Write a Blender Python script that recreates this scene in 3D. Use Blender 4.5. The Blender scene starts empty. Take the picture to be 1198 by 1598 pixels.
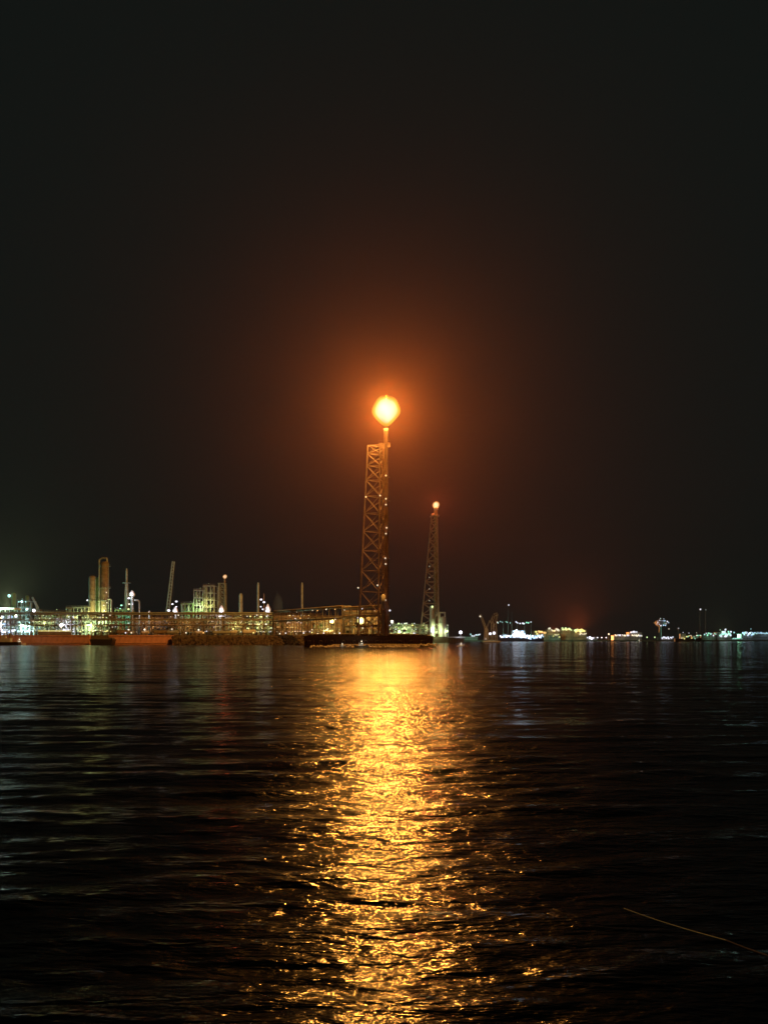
import bpy, bmesh, math, random
import numpy as np
from mathutils import Vector, Matrix
random.seed(7)
rng = np.random.default_rng(11)
S = bpy.context.scene
COL = S.collection
R = math.radians

# ------------------------------------------------------------------ camera
CAM_H = 3.3            # eye height above the water (m)
FPX = 1250.0           # focal length in photo pixels (photo is 1198 x 1598)
cam_d = bpy.data.cameras.new('camera')
cam = bpy.data.objects.new('camera', cam_d); COL.objects.link(cam)
cam.location = (0, 0, CAM_H); cam.rotation_euler = (R(90), 0, 0)
cam_d.sensor_fit = 'VERTICAL'; cam_d.sensor_height = 36.0
cam_d.lens = 36.0 * FPX / 1598.0
cam_d.shift_y = (998.0 - 799.0) / 1598.0 * -1.0 * -1.0
cam_d.clip_start = 0.1; cam_d.clip_end = 9000
S.camera = cam

# ------------------------------------------------------------------ world (night sky)
W = bpy.data.worlds.new('World'); S.world = W; W.use_nodes = True
nt = W.node_tree; nt.nodes.clear()
wo = nt.nodes.new('ShaderNodeOutputWorld'); bg = nt.nodes.new('ShaderNodeBackground')
bg.inputs['Color'].default_value = (0.66, 1.05, 0.95, 1); bg.inputs['Strength'].default_value = 0.0070
nt.links.new(bg.outputs[0], wo.inputs[0])
S.view_settings.view_transform = 'Standard'
try: S.view_settings.look = 'None'
except Exception: pass
S.view_settings.exposure = 0.0; S.view_settings.gamma = 1.0; S.view_settings.use_curve_mapping = False
S.render.engine = 'CYCLES'
S.cycles.use_denoising = True
S.cycles.max_bounces = 4; S.cycles.diffuse_bounces = 1; S.cycles.glossy_bounces = 3
S.cycles.transmission_bounces = 2; S.cycles.volume_bounces = 0; S.cycles.transparent_max_bounces = 6
S.cycles.caustics_reflective = False; S.cycles.caustics_refractive = False
S.cycles.use_light_tree = True

# ------------------------------------------------------------------ the flare's fire: lamps of the two flames
FLARE_D = 356.0
def X(px, D): return (px - 599.0) / FPX * D
def Z(py, D): return CAM_H + (998.0 - py) / FPX * D
def at(px, py, D): return Vector((X(px, D), D, Z(py, D)))
FLAME = at(602.5, 640, FLARE_D - 2.0)
def lamp(name, loc, power, color, radius, parent=None):
    l = bpy.data.lights.new(name, 'POINT'); l.energy = power; l.color = color; l.shadow_soft_size = radius
    o = bpy.data.objects.new(name, l); COL.objects.link(o); o.location = loc
    if parent is not None:
        o.parent = parent; o.location = Vector(loc) - parent.location
    return o
FLARE_POWER = 1.0e6
lamp('flame_light', FLAME, FLARE_POWER, (1.0, 0.39, 0.06), 6.4)

# ------------------------------------------------------------------ helpers
def principled(name, base, rough=0.6, metal=0.0, var=0.0, vscale=1.0, bump=0.0, bscale=4.0, spec=0.5):
    m = bpy.data.materials.new(name); m.use_nodes = True
    n = m.node_tree; p = n.nodes['Principled BSDF']
    p.inputs['Base Color'].default_value = (*base, 1); p.inputs['Roughness'].default_value = rough
    p.inputs['Metallic'].default_value = metal; p.inputs['Specular IOR Level'].default_value = spec
    tc = n.nodes.new('ShaderNodeTexCoord')
    if var > 0:
        t = n.nodes.new('ShaderNodeTexNoise'); t.inputs['Scale'].default_value = vscale; t.inputs['Detail'].default_value = 6
        t.inputs['Roughness'].default_value = 0.65
        n.links.new(tc.outputs['Object'], t.inputs['Vector'])
        r = n.nodes.new('ShaderNodeValToRGB')
        r.color_ramp.elements[0].position = 0.33; r.color_ramp.elements[1].position = 0.68
        a = [max(0, c * (1 - var)) for c in base]; b = [min(1, c * (1 + var * .6)) for c in base]
        r.color_ramp.elements[0].color = (*a, 1); r.color_ramp.elements[1].color = (*b, 1)
        n.links.new(t.outputs['Fac'], r.inputs['Fac']); n.links.new(r.outputs['Color'], p.inputs['Base Color'])
    if bump > 0:
        t2 = n.nodes.new('ShaderNodeTexNoise'); t2.inputs['Scale'].default_value = bscale; t2.inputs['Detail'].default_value = 4
        n.links.new(tc.outputs['Object'], t2.inputs['Vector'])
        b = n.nodes.new('ShaderNodeBump'); b.inputs['Strength'].default_value = bump; b.inputs['Distance'].default_value = 0.3
        n.links.new(t2.outputs['Fac'], b.inputs['Height']); n.links.new(b.outputs[0], p.inputs['Normal'])
    return m
def emissive(name, col, s):
    m = bpy.data.materials.new(name); m.use_nodes = True
    n = m.node_tree; p = n.nodes['Principled BSDF']
    p.inputs['Base Color'].default_value = (0.4, 0.4, 0.4, 1)
    p.inputs['Emission Color'].default_value = (*col, 1); p.inputs['Emission Strength'].default_value = s
    return m

# ------------------------------------------------------------------ water
def build_water():
    # polar sheet round the camera, dense where the photo looks, waves as real displacement
    f = np.radians(np.linspace(-32, 32, 820))
    rest = np.radians(np.linspace(33, 327, 80))
    ang = np.concatenate([f, rest]); na = len(ang)
    nr = 900
    r = 1.6 * (2400.0 / 1.6) ** (np.arange(nr) / (nr - 1))
    A, Rr = np.meshgrid(ang, r, indexing='xy')          # (nr, na)
    x = np.sin(A) * Rr; y = np.cos(A) * Rr
    dr = np.gradient(r)[:, None]
    z = np.zeros_like(x)
    waves = []
    g = np.random.default_rng(5)
    # wavelengths 7 m .. 0.22 m; chop coming over the water roughly along the line of sight
    for k in range(90):
        lam = 7.0 * (0.20 / 7.0) ** (k / 89.0)
        th = R(97) + g.normal(0, 0.20 + 0.16 * k / 89.0)
        steep = SLOPE * g.uniform(0.5, 1.5) * (0.3 if lam > 2.4 else 1.0) * (1.3 if lam < 1.0 else 1.0)
        amp = steep * lam / (2 * math.pi)
        waves.append((lam, th, amp, g.uniform(0, 2 * math.pi)))
    for lam, th, amp, ph in waves:
        kx = math.cos(th) * 2 * math.pi / lam; ky = math.sin(th) * 2 * math.pi / lam
        w = np.clip((lam / dr - 2.5) / 3.0, 0, 1)
        a = kx * x + ky * y + ph
        z += w * amp * (np.sin(a) + 0.22 * np.sin(2 * a + 1.1))
    patch = 0.72 + 0.28 * np.sin(x * 0.21 + 1.3 * np.sin(y * 0.09)) * np.sin(y * 0.33 + 1.7 * np.sin(x * 0.13 + 2))
    z *= patch
    V = np.stack([x, y, z], -1).reshape(-1, 3)
    V = np.vstack([V, [[0, 0, 0]]])
    i = np.arange(nr - 1)[:, None] * na; j = np.arange(na)[None, :]; j2 = (j + 1) % na
    Q = np.stack([i + j, i + na + j, i + na + j2, i + j2], -1).reshape(-1, 4)
    c = len(V) - 1
    fan = np.stack([np.full(na, c), np.arange(na), (np.arange(na) + 1) % na], -1)
    me = bpy.data.meshes.new('water')
    nq, nf = len(Q), len(fan)
    me.vertices.add(len(V)); me.vertices.foreach_set('co', V.ravel())
    me.loops.add(nq * 4 + nf * 3)
    me.loops.foreach_set('vertex_index', np.concatenate([Q.ravel(), fan.ravel()]).astype(np.int32))
    me.polygons.add(nq + nf)
    me.polygons.foreach_set('loop_start', np.concatenate([np.arange(nq) * 4, nq * 4 + np.arange(nf) * 3]).astype(np.int32))
    me.polygons.foreach_set('use_smooth', np.ones(nq + nf, dtype=bool))
    me.update(calc_edges=True)
    # polygons were wound (r, a) -> make them face up
    if me.polygons[0].normal.z < 0: me.flip_normals()
    o = bpy.data.objects.new('water', me); COL.objects.link(o); o['kind'] = 'structure'
    m = bpy.data.materials.new('dark_water'); m.use_nodes = True
    n = m.node_tree; p = n.nodes['Principled BSDF']
    p.inputs['Base Color'].default_value = (0.004, 0.005, 0.004, 1)
    p.inputs['Roughness'].default_value = WROUGH; p.inputs['IOR'].default_value = 1.33
    tc = n.nodes.new('ShaderNodeTexCoord')
    mp = n.nodes.new('ShaderNodeMapping'); mp.inputs['Scale'].default_value = (0.34, 1.0, 1.0); mp.inputs['Rotation'].default_value = (0, 0, R(6))
    n.links.new(tc.outputs['Object'], mp.inputs['Vector'])
    prev = None
    for sc, dist, st in RIPPLES:
        t = n.nodes.new('ShaderNodeTexNoise'); t.inputs['Scale'].default_value = sc
        t.inputs['Detail'].default_value = 3.0; t.inputs['Roughness'].default_value = 0.55; t.inputs['Distortion'].default_value = 0.4
        n.links.new(mp.outputs[0], t.inputs['Vector'])
        b = n.nodes.new('ShaderNodeBump'); b.inputs['Strength'].default_value = st; b.inputs['Distance'].default_value = dist
        n.links.new(t.outputs['Fac'], b.inputs['Height'])
        if prev: n.links.new(prev.outputs[0], b.inputs['Normal'])
        prev = b
    n.links.new(prev.outputs[0], p.inputs['Normal'])
    # finest wind ripples: a second, rougher lobe
    p2 = n.nodes.new('ShaderNodeBsdfPrincipled'); p2.inputs['Base Color'].default_value = (0.004, 0.005, 0.004, 1)
    p2.inputs['Roughness'].default_value = 0.23; p2.inputs['IOR'].default_value = 1.33
    n.links.new(prev.outputs[0], p2.inputs['Normal'])
    mx = n.nodes.new('ShaderNodeMixShader'); mx.inputs[0].default_value = 0.28
    wm = n.nodes.new('ShaderNodeMapping'); wm.inputs['Scale'].default_value = (0.10, 0.42, 1.0)      # gusts roughen the water in streaks
    wn = n.nodes.new('ShaderNodeTexNoise'); wn.inputs['Scale'].default_value = 1.0; wn.inputs['Detail'].default_value = 5.0; wn.inputs['Roughness'].default_value = 0.7
    wr = n.nodes.new('ShaderNodeMapRange'); wr.inputs[1].default_value = 0.38; wr.inputs[2].default_value = 0.62; wr.inputs[3].default_value = 0.0; wr.inputs[4].default_value = 0.62
    n.links.new(tc.outputs['Object'], wm.inputs['Vector']); n.links.new(wm.outputs[0], wn.inputs['Vector'])
    n.links.new(wn.outputs['Fac'], wr.inputs[0]); n.links.new(wr.outputs[0], mx.inputs[0])
    n.links.new(p.outputs[0], mx.inputs[1]); n.links.new(p2.outputs[0], mx.inputs[2])
    n.links.new(mx.outputs[0], n.nodes['Material Output'].inputs['Surface'])
    me.materials.append(m)
    return o
SLOPE = 0.025
WROUGH = 0.10
RIPPLES = [(1.3, 0.20, 1.0), (4.5, 0.075, 1.0), (14.0, 0.020, 1.0)]
build_water()

# ------------------------------------------------------------------ mesh builder
class MB:
    def __init__(s): s.v = []; s.f = []; s.sm = []
    def add(s, vs, fs, smooth=False):
        o = len(s.v); s.v += [tuple(p) for p in vs]; s.f += [tuple(i + o for i in f) for f in fs]; s.sm += [smooth] * len(fs)
    def box(s, x0, x1, y0, y1, z0, z1):
        s.add([(x0,y0,z0),(x1,y0,z0),(x1,y1,z0),(x0,y1,z0),(x0,y0,z1),(x1,y0,z1),(x1,y1,z1),(x0,y1,z1)],
              [(0,3,2,1),(4,5,6,7),(0,1,5,4),(1,2,6,5),(2,3,7,6),(3,0,4,7)])
        return s
    def bar(s, p, q, r, n=6, r2=None):
        p = Vector(p); q = Vector(q); d = q - p
        if d.length < 1e-6: return s
        r2 = r if r2 is None else r2
        up = Vector((0,0,1)) if abs(d.normalized().z) < 0.95 else Vector((1,0,0))
        a = d.cross(up).normalized(); b = d.cross(a).normalized(); vs = []
        for P, rr in ((p, r), (q, r2)):
            for k in range(n):
                t = 2 * math.pi * (k + .5) / n
                vs.append(P + (a * math.cos(t) + b * math.sin(t)) * rr)
        fs = [(k, (k+1) % n, n + (k+1) % n, n + k) for k in range(n)]
        s.add(vs, fs, n > 6); s.add(vs, [tuple(range(n))[::-1], tuple(range(n, 2*n))]); return s
    def beam(s, p, q, w, h):
        p = Vector(p); q = Vector(q); d = (q - p).normalized()
        up = Vector((0,0,1)) if abs(d.z) < 0.95 else Vector((0,1,0))
        a = d.cross(up).normalized() * w / 2; b = a.cross(d).normalized() * h / 2
        vs = [p-a-b, p+a-b, p+a+b, p-a+b, q-a-b, q+a-b, q+a+b, q-a+b]
        s.add(vs, [(0,3,2,1),(4,5,6,7),(0,1,5,4),(1,2,6,5),(2,3,7,6),(3,0,4,7)]); return s
    def lathe(s, prof, n=16, c=(0,0,0), smooth=True, jit=0.0, seed=1):
        rr = random.Random(seed); vs = []; fs = []
        for (r, z) in prof:
            for k in range(n):
                t = 2 * math.pi * k / n; q = r * (1 + rr.uniform(-jit, jit))
                vs.append((c[0] + q * math.cos(t), c[1] + q * math.sin(t), c[2] + z))
        m = len(prof)
        for i in range(m - 1):
            for k in range(n):
                fs.append((i*n + k, i*n + (k+1) % n, (i+1)*n + (k+1) % n, (i+1)*n + k))
        s.add(vs, fs, smooth); s.add(vs, [tuple(range(n))[::-1], tuple(range((m-1)*n, m*n))]); return s
    def ball(s, c, r, n=8, sz=1.0):
        prof = [(max(1e-3, r * math.sin(math.pi * i / n)), -r * sz * math.cos(math.pi * i / n)) for i in range(n + 1)]
        return s.lathe(prof, n + 2, c)
    def capsule(s, p, q, r, n=12):      # horizontal vessel with domed heads
        p = Vector(p); q = Vector(q); d = (q - p).normalized()
        pts = [(p - d*r*.55, .02), (p - d*r*.42, r*.6), (p - d*r*.2, r*.88), (p, r), (q, r), (q + d*r*.2, r*.88), (q + d*r*.42, r*.6), (q + d*r*.55, .02)]
        for (a, ra), (b, rb) in zip(pts, pts[1:]): s.bar(a, b, ra, n, rb)
        return s
    def path(s, pts, r, n=8):
        for a, b in zip(pts, pts[1:]): s.bar(a, b, r, n)
        for a in pts[1:-1]: s.ball(a, r, 6)
        return s
    def mesh(s, name):
        me = bpy.data.meshes.new(name); me.from_pydata(s.v, [], s.f)
        me.polygons.foreach_set('use_smooth', s.sm); me.update(); return me
    def build(s, name, mat, parent=None, loc=None):
        me = s.mesh(name); me.materials.append(mat)
        return put(name, me, parent, loc)
def put(name, me, parent=None, loc=None):
    o = bpy.data.objects.new(name, me); COL.objects.link(o)
    if parent is not None: o.parent = parent
    if loc is not None: o.location = loc
    return o
def tag(o, label, cat, group=None):
    o['label'] = label; o['category'] = cat
    if group: o['group'] = group
    return o
def thing(name, label, cat, loc=(0,0,0), rz=0.0, group=None):
    o = bpy.data.objects.new(name, None); COL.objects.link(o); o.empty_display_size = 1
    o.location = loc; o.rotation_euler = (0, 0, rz); return tag(o, label, cat, group)
def struct(name, mb, mat):
    o = mb.build(name, mat); o['kind'] = 'structure'; return o

# ------------------------------------------------------------------ materials
M = {}
M['steel']   = principled('galvanised_steel', (0.38, 0.44, 0.42), 0.55, 0.1, 0.35, 0.6)
M['frame']   = principled('dull_galvanised_lattice', (0.46, 0.31, 0.26), 0.6, 0.0, 0.35, 0.6)
M['dimtop']    = principled('tower_steel_dimmed_upward', (0.42, 0.30, 0.27), 0.7, 0.0, 0.5, 0.25)
M['dsteel']  = principled('dark_painted_steel', (0.16, 0.15, 0.14), 0.6, 0.0, 0.3, 0.8)
M['white']   = principled('white_paint', (0.75, 0.75, 0.73), 0.5, 0.0, 0.2, 0.5)
M['silver']  = principled('aluminium_cladding', (0.44, 0.50, 0.48), 0.45, 0.2, 0.3, 0.35, 0.15, 1.5)
M['green']   = principled('green_paint', (0.22, 0.34, 0.16), 0.55, 0.0, 0.3, 0.4)
M['rust']    = principled('rust_red_paint', (0.30, 0.25, 0.17), 0.65, 0.0, 0.45, 0.5)
M['concrete']= principled('concrete', (0.34, 0.31, 0.28), 0.85, 0.0, 0.4, 0.25, 0.3, 1.2)
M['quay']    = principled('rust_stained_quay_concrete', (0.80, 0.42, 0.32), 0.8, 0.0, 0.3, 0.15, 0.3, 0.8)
M['dark']    = principled('tarred_timber', (0.045, 0.035, 0.03), 0.8, 0.0, 0.4, 0.8)
M['siding']  = principled('weathered_siding', (0.40, 0.30, 0.20), 0.7, 0.0, 0.5, 0.12)
M['earth']   = principled('oily_ground', (0.14, 0.12, 0.09), 0.9, 0.0, 0.4, 0.05)
M['rock']    = principled('wet_rock', (0.09, 0.07, 0.06), 0.7, 0.0, 0.5, 0.6, 0.6, 2.0)
M['hull']    = principled('black_hull_paint', (0.03, 0.03, 0.032), 0.45)
M['glass']   = principled('dark_window_glass', (0.02, 0.025, 0.03), 0.1)
M['line']    = principled('yellow_rope_fibre', (0.45, 0.62, 0.55), 0.7)
M['lineb']   = principled('blue_rope_fibre', (0.004, 0.012, 0.10), 0.9)
def darken_by_height(m, z0, z1):      # base colour darkened towards the top, countering the flame's strong light there
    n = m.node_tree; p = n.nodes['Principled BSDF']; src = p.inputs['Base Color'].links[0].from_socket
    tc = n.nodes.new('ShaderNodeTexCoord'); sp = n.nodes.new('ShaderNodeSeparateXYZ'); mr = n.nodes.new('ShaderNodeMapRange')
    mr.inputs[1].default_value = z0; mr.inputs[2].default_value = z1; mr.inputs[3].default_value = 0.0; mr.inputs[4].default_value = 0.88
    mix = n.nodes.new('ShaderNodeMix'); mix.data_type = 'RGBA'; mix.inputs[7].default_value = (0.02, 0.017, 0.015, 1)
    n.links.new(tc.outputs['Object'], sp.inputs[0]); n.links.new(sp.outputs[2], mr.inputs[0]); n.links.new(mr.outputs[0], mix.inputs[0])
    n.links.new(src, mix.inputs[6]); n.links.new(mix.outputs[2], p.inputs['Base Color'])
M['dimtop'].node_tree.nodes['Principled BSDF'].inputs['Specular IOR Level'].default_value = 0.2
darken_by_height(M['dimtop'], 25.0, 78.0)
LC = {'deep_orange': (1.0, 0.36, 0.10), 'white': (0.86, 0.86, 1.0), 'warm': (1.0, 0.86, 0.62), 'yellow': (1.0, 0.86, 0.26), 'orange': (1.0, 0.50, 0.14),
      'cyan': (0.50, 0.92, 0.88), 'green': (0.35, 0.95, 0.62), 'blue': (0.45, 0.70, 1.0), 'red': (1.0, 0.22, 0.10), 'ygreen': (0.82, 1.0, 0.42)}
LM = {}
def lampmat(c, s):
    k = (c, round(s, 2))
    if k not in LM: LM[k] = emissive('lit_lamp_' + c, LC[c], s)
    return LM[k]
_ball = {}
def bulb(parent, loc, r, color='white', s=2.5, name='lamp', sy=1.0):
    if name not in _ball: _ball[name] = MB().ball((0,0,0), 1.0, 6).mesh(name)
    k = (color, round(s, 2), name)
    if k not in _ball:
        me = _ball[name].copy(); me.materials.clear(); me.materials.append(lampmat(color, s)); _ball[k] = me
    o = put(name, _ball[k], parent, loc); o.scale = (r * sy, r, r); return o
def glow(parent, loc, power, color, radius=0.5, kind='SPOT', tilt=80):      # a floodlight of this thing, turned to the plant, away from the water
    l = bpy.data.lights.new('lamp_light', kind); l.energy = power; l.color = LC[color]; l.shadow_soft_size = radius
    if kind == 'SPOT': l.spot_size = R(165); l.spot_blend = 0.7
    o = bpy.data.objects.new('lamp_light', l); COL.objects.link(o); o.parent = parent; o.location = loc
    o.rotation_euler = (R(tilt), 0, 0); return o

# ------------------------------------------------------------------ land
G1 = 6.0       # refinery yard level
G2 = 4.6       # jetty deck level
FAR = 1375.0
def prism(pts, z0, z1):
    mb = MB(); n = len(pts)
    mb.add([(x, y, z0) for x, y in pts] + [(x, y, z1) for x, y in pts],
           [tuple(range(n))[::-1], tuple(range(n, 2*n))] + [(k, (k+1) % n, n + (k+1) % n, n + k) for k in range(n)])
    return mb
# refinery yard: front edge behind the quay walls, stepping forward to the right behind the jetty
yard = [(-620, 487.5), (X(485, 487.5), 487.5), (X(492, 372), 372), (X(612, 372), 372), (X(606, 560), 560), (X(606, 820), 820), (-620, 1250)]
struct('ground', prism(yard, -1.0, G1 - 0.9 + 0.9), M['earth'])
# spit with the second flare, farther back
DP = 800.0
struct('spit', prism([(X(596, DP), DP - 4), (X(722, DP), DP - 4), (X(722, DP), DP + 60), (X(596, DP), DP + 60)], -1.0, G1), M['earth'])
# far shore beyond the bay
struct('far_shore', prism([(X(690, FAR), FAR), (X(1420, FAR), FAR), (1500, 2000), (X(690, 1800), 1800)], -1.0, 2.3), M['earth'])

# quay walls, cast in panels with open joints
def quay_wall(px0, px1, D, label, n):
    t = thing('quay_wall', label, 'quay wall', (X(px0, D), D, 0))
    w = (X(px1, D) - X(px0, D)) / n
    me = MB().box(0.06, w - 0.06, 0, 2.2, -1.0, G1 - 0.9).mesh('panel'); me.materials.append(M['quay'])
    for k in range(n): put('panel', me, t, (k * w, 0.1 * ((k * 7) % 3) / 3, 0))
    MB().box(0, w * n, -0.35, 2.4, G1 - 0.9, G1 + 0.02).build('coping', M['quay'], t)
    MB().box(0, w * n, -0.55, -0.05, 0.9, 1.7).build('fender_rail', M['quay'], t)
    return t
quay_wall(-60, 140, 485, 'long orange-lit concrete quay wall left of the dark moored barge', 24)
quay_wall(170, 270, 485, 'orange-lit concrete quay wall between the dark barge and the rock bank', 12)
# rock bank between the quay and the jetty
mb = MB(); rr = random.Random(3)
for k in range(900):
    px = rr.uniform(268, 500); f = rr.random()
    D = 483 - 7 * (1 - f) if px < 486 else 483 - (px - 486) * 7
    c = Vector((X(px, D), D, -0.4 + f * (G1 - 0.6))); s_ = rr.uniform(0.5, 1.25)
    vs = []
    for q in ((1,0,0),(-1,0,0),(0,1,0),(0,-1,0),(0,0,1),(0,0,-1)):
        vs.append(c + Vector(q) * s_ * rr.uniform(.6, 1.2) + Vector((rr.uniform(-.3,.3), rr.uniform(-.3,.3), rr.uniform(-.2,.2))) * s_)
    mb.add(vs, [(0,2,4),(2,1,4),(1,3,4),(3,0,4),(2,0,5),(1,2,5),(3,1,5),(0,3,5)])
o = mb.build('rock_bank', M['rock']); o['kind'] = 'stuff'; o['label'] = 'dark wet boulders heaped along the shore between quay and jetty'

# ------------------------------------------------------------------ jetty in front of the flare
def jetty():
    D = 345.0; x0, x1 = X(474, D), X(676, D)
    t = thing('jetty', 'long dark piled jetty on the water at the foot of the tall flare', 'jetty', (0, D, 0))
    n = 46; w = (x1 - x0) / n
    pl = MB().box(0.03, w - 0.03, 0, 11.5, G2 - 0.55, G2 - 0.1).mesh('deck_slab'); pl.materials.append(M['dark'])
    for k in range(n): put('deck_slab', pl, t, (x0 + k * w, 0, 0.03 * ((k * 5) % 3)))
    MB().box(x0, x1, 0.1, 0.6, G2 - 1.7, G2 - 0.58).build('front_beam', M['dark'], t)
    MB().box(x0, x1, 10.8, 11.3, G2 - 1.7, G2 - 0.58).build('rear_beam', M['dark'], t)
    MB().box(x0, x1, -0.12, 0.22, G2 - 0.08, G2 + 0.28).build('kerb', M['dark'], t)
    pile = MB().bar((0,0,-1.0), (0,0,G2 - 1.72), 0.42, 8).mesh('pile'); pile.materials.append(M['dark'])
    for k in range(0, n + 1, 1):
        put('pile', pile, t, (min(x1 - .5, x0 + .5 + k * w), 0.5, 0))
        if k % 2 == 0: put('pile', pile, t, (min(x1 - .5, x0 + .5 + k * w), 11.0, 0))
    MB().box(x0 + .2, x1 - .2, 5.0, 6.0, -1.0, G2 - 1.8).build('retaining_wall', M['dark'], t)
    tyre = MB(); 
    for a in range(12):
        u, v = 2*math.pi*a/12, 2*math.pi*(a+1)/12
        tyre.bar((math.cos(u)*.7, 0, math.sin(u)*.7), (math.cos(v)*.7, 0, math.sin(v)*.7), .2, 6)
    tm = tyre.mesh('tyre_fender'); tm.materials.append(M['hull'])
    for k in range(2, n, 4): put('tyre_fender', tm, t, (x0 + k * w, -0.25, 2.1))
    bol = MB().lathe([(.28,0),(.22,.15),(.2,.5),(.34,.6),(.34,.75),(.1,.85)], 10).mesh('bollard'); bol.materials.append(M['dsteel'])
    for k in range(3, n, 5): put('bollard', bol, t, (x0 + k * w, 0.7, G2 + 0.0))
    # handrail along the rear edge, lamps low over the deck
    for k in range(0, n + 1, 2):
        MB().bar((x0 + k*w, 10.9, G2 - .1), (x0 + k*w, 10.9, G2 + 1.15), .05, 5).build('rail_post', M['steel'], t)
    MB().bar((x0, 10.9, G2 + 1.15), (x1, 10.9, G2 + 1.15), .05, 5).build('handrail', M['steel'], t)
    MB().path([(X(520, D), -1.4, 1.0), (X(600, D), -1.7, 1.15), (x1 - 1, -1.4, 1.0)], .26, 8).build('floating_hose', M['rust'], t)
    MB().box(x0 + 1, x1 - 2, 11.6, 14.0, G2 - 1.4, G2 + 0.9).build('cable_trough', M['dark'], t)
    MB().path([(x0, 12.2, G2 + 1.1), (x1 - 8, 12.2, G2 + 1.1), (x1 - 4, 12.2, G2 + .4), (x1, 12.2, G2 + .4)], .22).build('pipe', M['rust'], t)
    return t
jetty()
mb = MB(); rr = random.Random(9)
for k in range(420):
    px = rr.uniform(484, 680); D = rr.uniform(341.6, 344.6); c = Vector((X(px, D), D, rr.uniform(-.2, .5) + (.9 if px > 655 else 0) * rr.random())); s_ = rr.uniform(.35, .85)
    vs = [c + Vector(q) * s_ * rr.uniform(.6, 1.25) for q in ((1,0,0),(-1,0,0),(0,1,0),(0,-1,0),(0,0,1),(0,0,-1))]
    mb.add(vs, [(0,2,4),(2,1,4),(1,3,4),(3,0,4),(2,0,5),(1,2,5),(3,1,5),(0,3,5)])
o = mb.build('riprap', M['concrete']); o['kind'] = 'stuff'; o['label'] = 'low pale stones along the waterline at the foot of the jetty'
MB_trestle = thing('access_pier', 'narrow pier running right from the green-lit unit to the bright lamp', 'pier', (0, DP - 8, 0))
MB().box(X(698, DP), X(724, DP), 0, 4, G1 - 1.1, G1 - 0.6).build('deck', M['concrete'], MB_trestle)
for k in range(6):
    MB().bar((X(699 + 4.6 * k, DP), 1.2, -1), (X(699 + 4.6 * k, DP), 1.2, G1 - 1.1), .4, 8).build('pile', M['dark'], MB_trestle)
MB().bar((X(698, DP), .2, G1 + .4), (X(724, DP), .2, G1 + .4), .07, 5).build('handrail', M['steel'], MB_trestle)

# ------------------------------------------------------------------ flare towers
def flame(px, py, D, rpx, name, label, tall=1.0, lean=0.0, outc=None, inc=None):
    """drop of burning gas: an outer yellow volume round a pale core; both only emit"""
    s_ = D / FPX; r = rpx * s_; c = at(px, py, D)
    def body(k):
        prof = []
        for i in range(41):
            a = math.pi * i / 40
            z = -math.cos(a); w = math.sin(a)
            if z < 0: w *= (1 - 0.45 * abs(z) ** 1.7); z *= 1.22 * tall
            prof.append((max(0.004, w * r * k), z * r * k))
        m_ = MB().lathe(prof, 48)
        out = []
        for (x, y, z) in m_.v:
            A_ = math.atan2(y, x); q = 1 + 0.07 * math.sin(3 * A_ + z * 2 / r) + 0.05 * math.sin(5 * A_ - 3 * z / r) 
            z = z * (1 + 0.10 * max(0, z / r) * math.sin(4 * A_ + 1.0 + x / r))
            out.append((x * q + lean * max(0, z), y * q, z))
        m_.v = out; return m_
    t = thing(name, label, 'flame', c)
    for nm, k, col, st in (('outer_fire', 1.0, outc or FL_OUT, 1.0), ('fire_core', 0.80, inc or FL_IN, 1.0)):
        m = bpy.data.materials.new(nm); m.use_nodes = True; n = m.node_tree; n.nodes.clear()
        out = n.nodes.new('ShaderNodeOutputMaterial'); e = n.nodes.new('ShaderNodeEmission')
        e.inputs['Color'].default_value = (*col, 1); e.inputs['Strength'].default_value = st / (2 * r)
        n.links.new(e.outputs[0], out.inputs['Volume'])
        body(k).build(nm, m, t)
    return t
FL_OUT = (0.80, 0.98, 0.10); FL_IN = (0.05, 0.18, 1.0)
flame(602.5, 640, FLARE_D, 21.5, 'flare_flame', 'huge bright drop-shaped flame burning at the top of the tall flare')

def lattice(t, base, top, z0, z1, nlev, grow, rleg, rbr, mat, faces):
    """base/top: leg footprints; faces: pairs of legs that get bracing"""
    n = len(base); q = [(1 - (1 - k / nlev) ** grow) for k in range(nlev + 1)]
    P = [[Vector((b[0] + (a[0]-b[0])*u, b[1] + (a[1]-b[1])*u, z0 + (z1-z0)*u)) for b, a in zip(base, top)] for u in q]
    for k in range(n): MB().bar(P[0][k], P[-1][k], rleg, 8, rleg * .8).build('leg', mat, t)
    for l in range(nlev):
        for a, b in faces:
            MB().bar(P[l][a], P[l+1][b], rbr, 5).build('diagonal_brace', mat, t)
            MB().bar(P[l][b], P[l+1][a], rbr, 5).build('diagonal_brace', mat, t)
            MB().bar(P[l+1][a], P[l+1][b], rbr, 5).build('cross_strut', mat, t)
    return P

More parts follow.
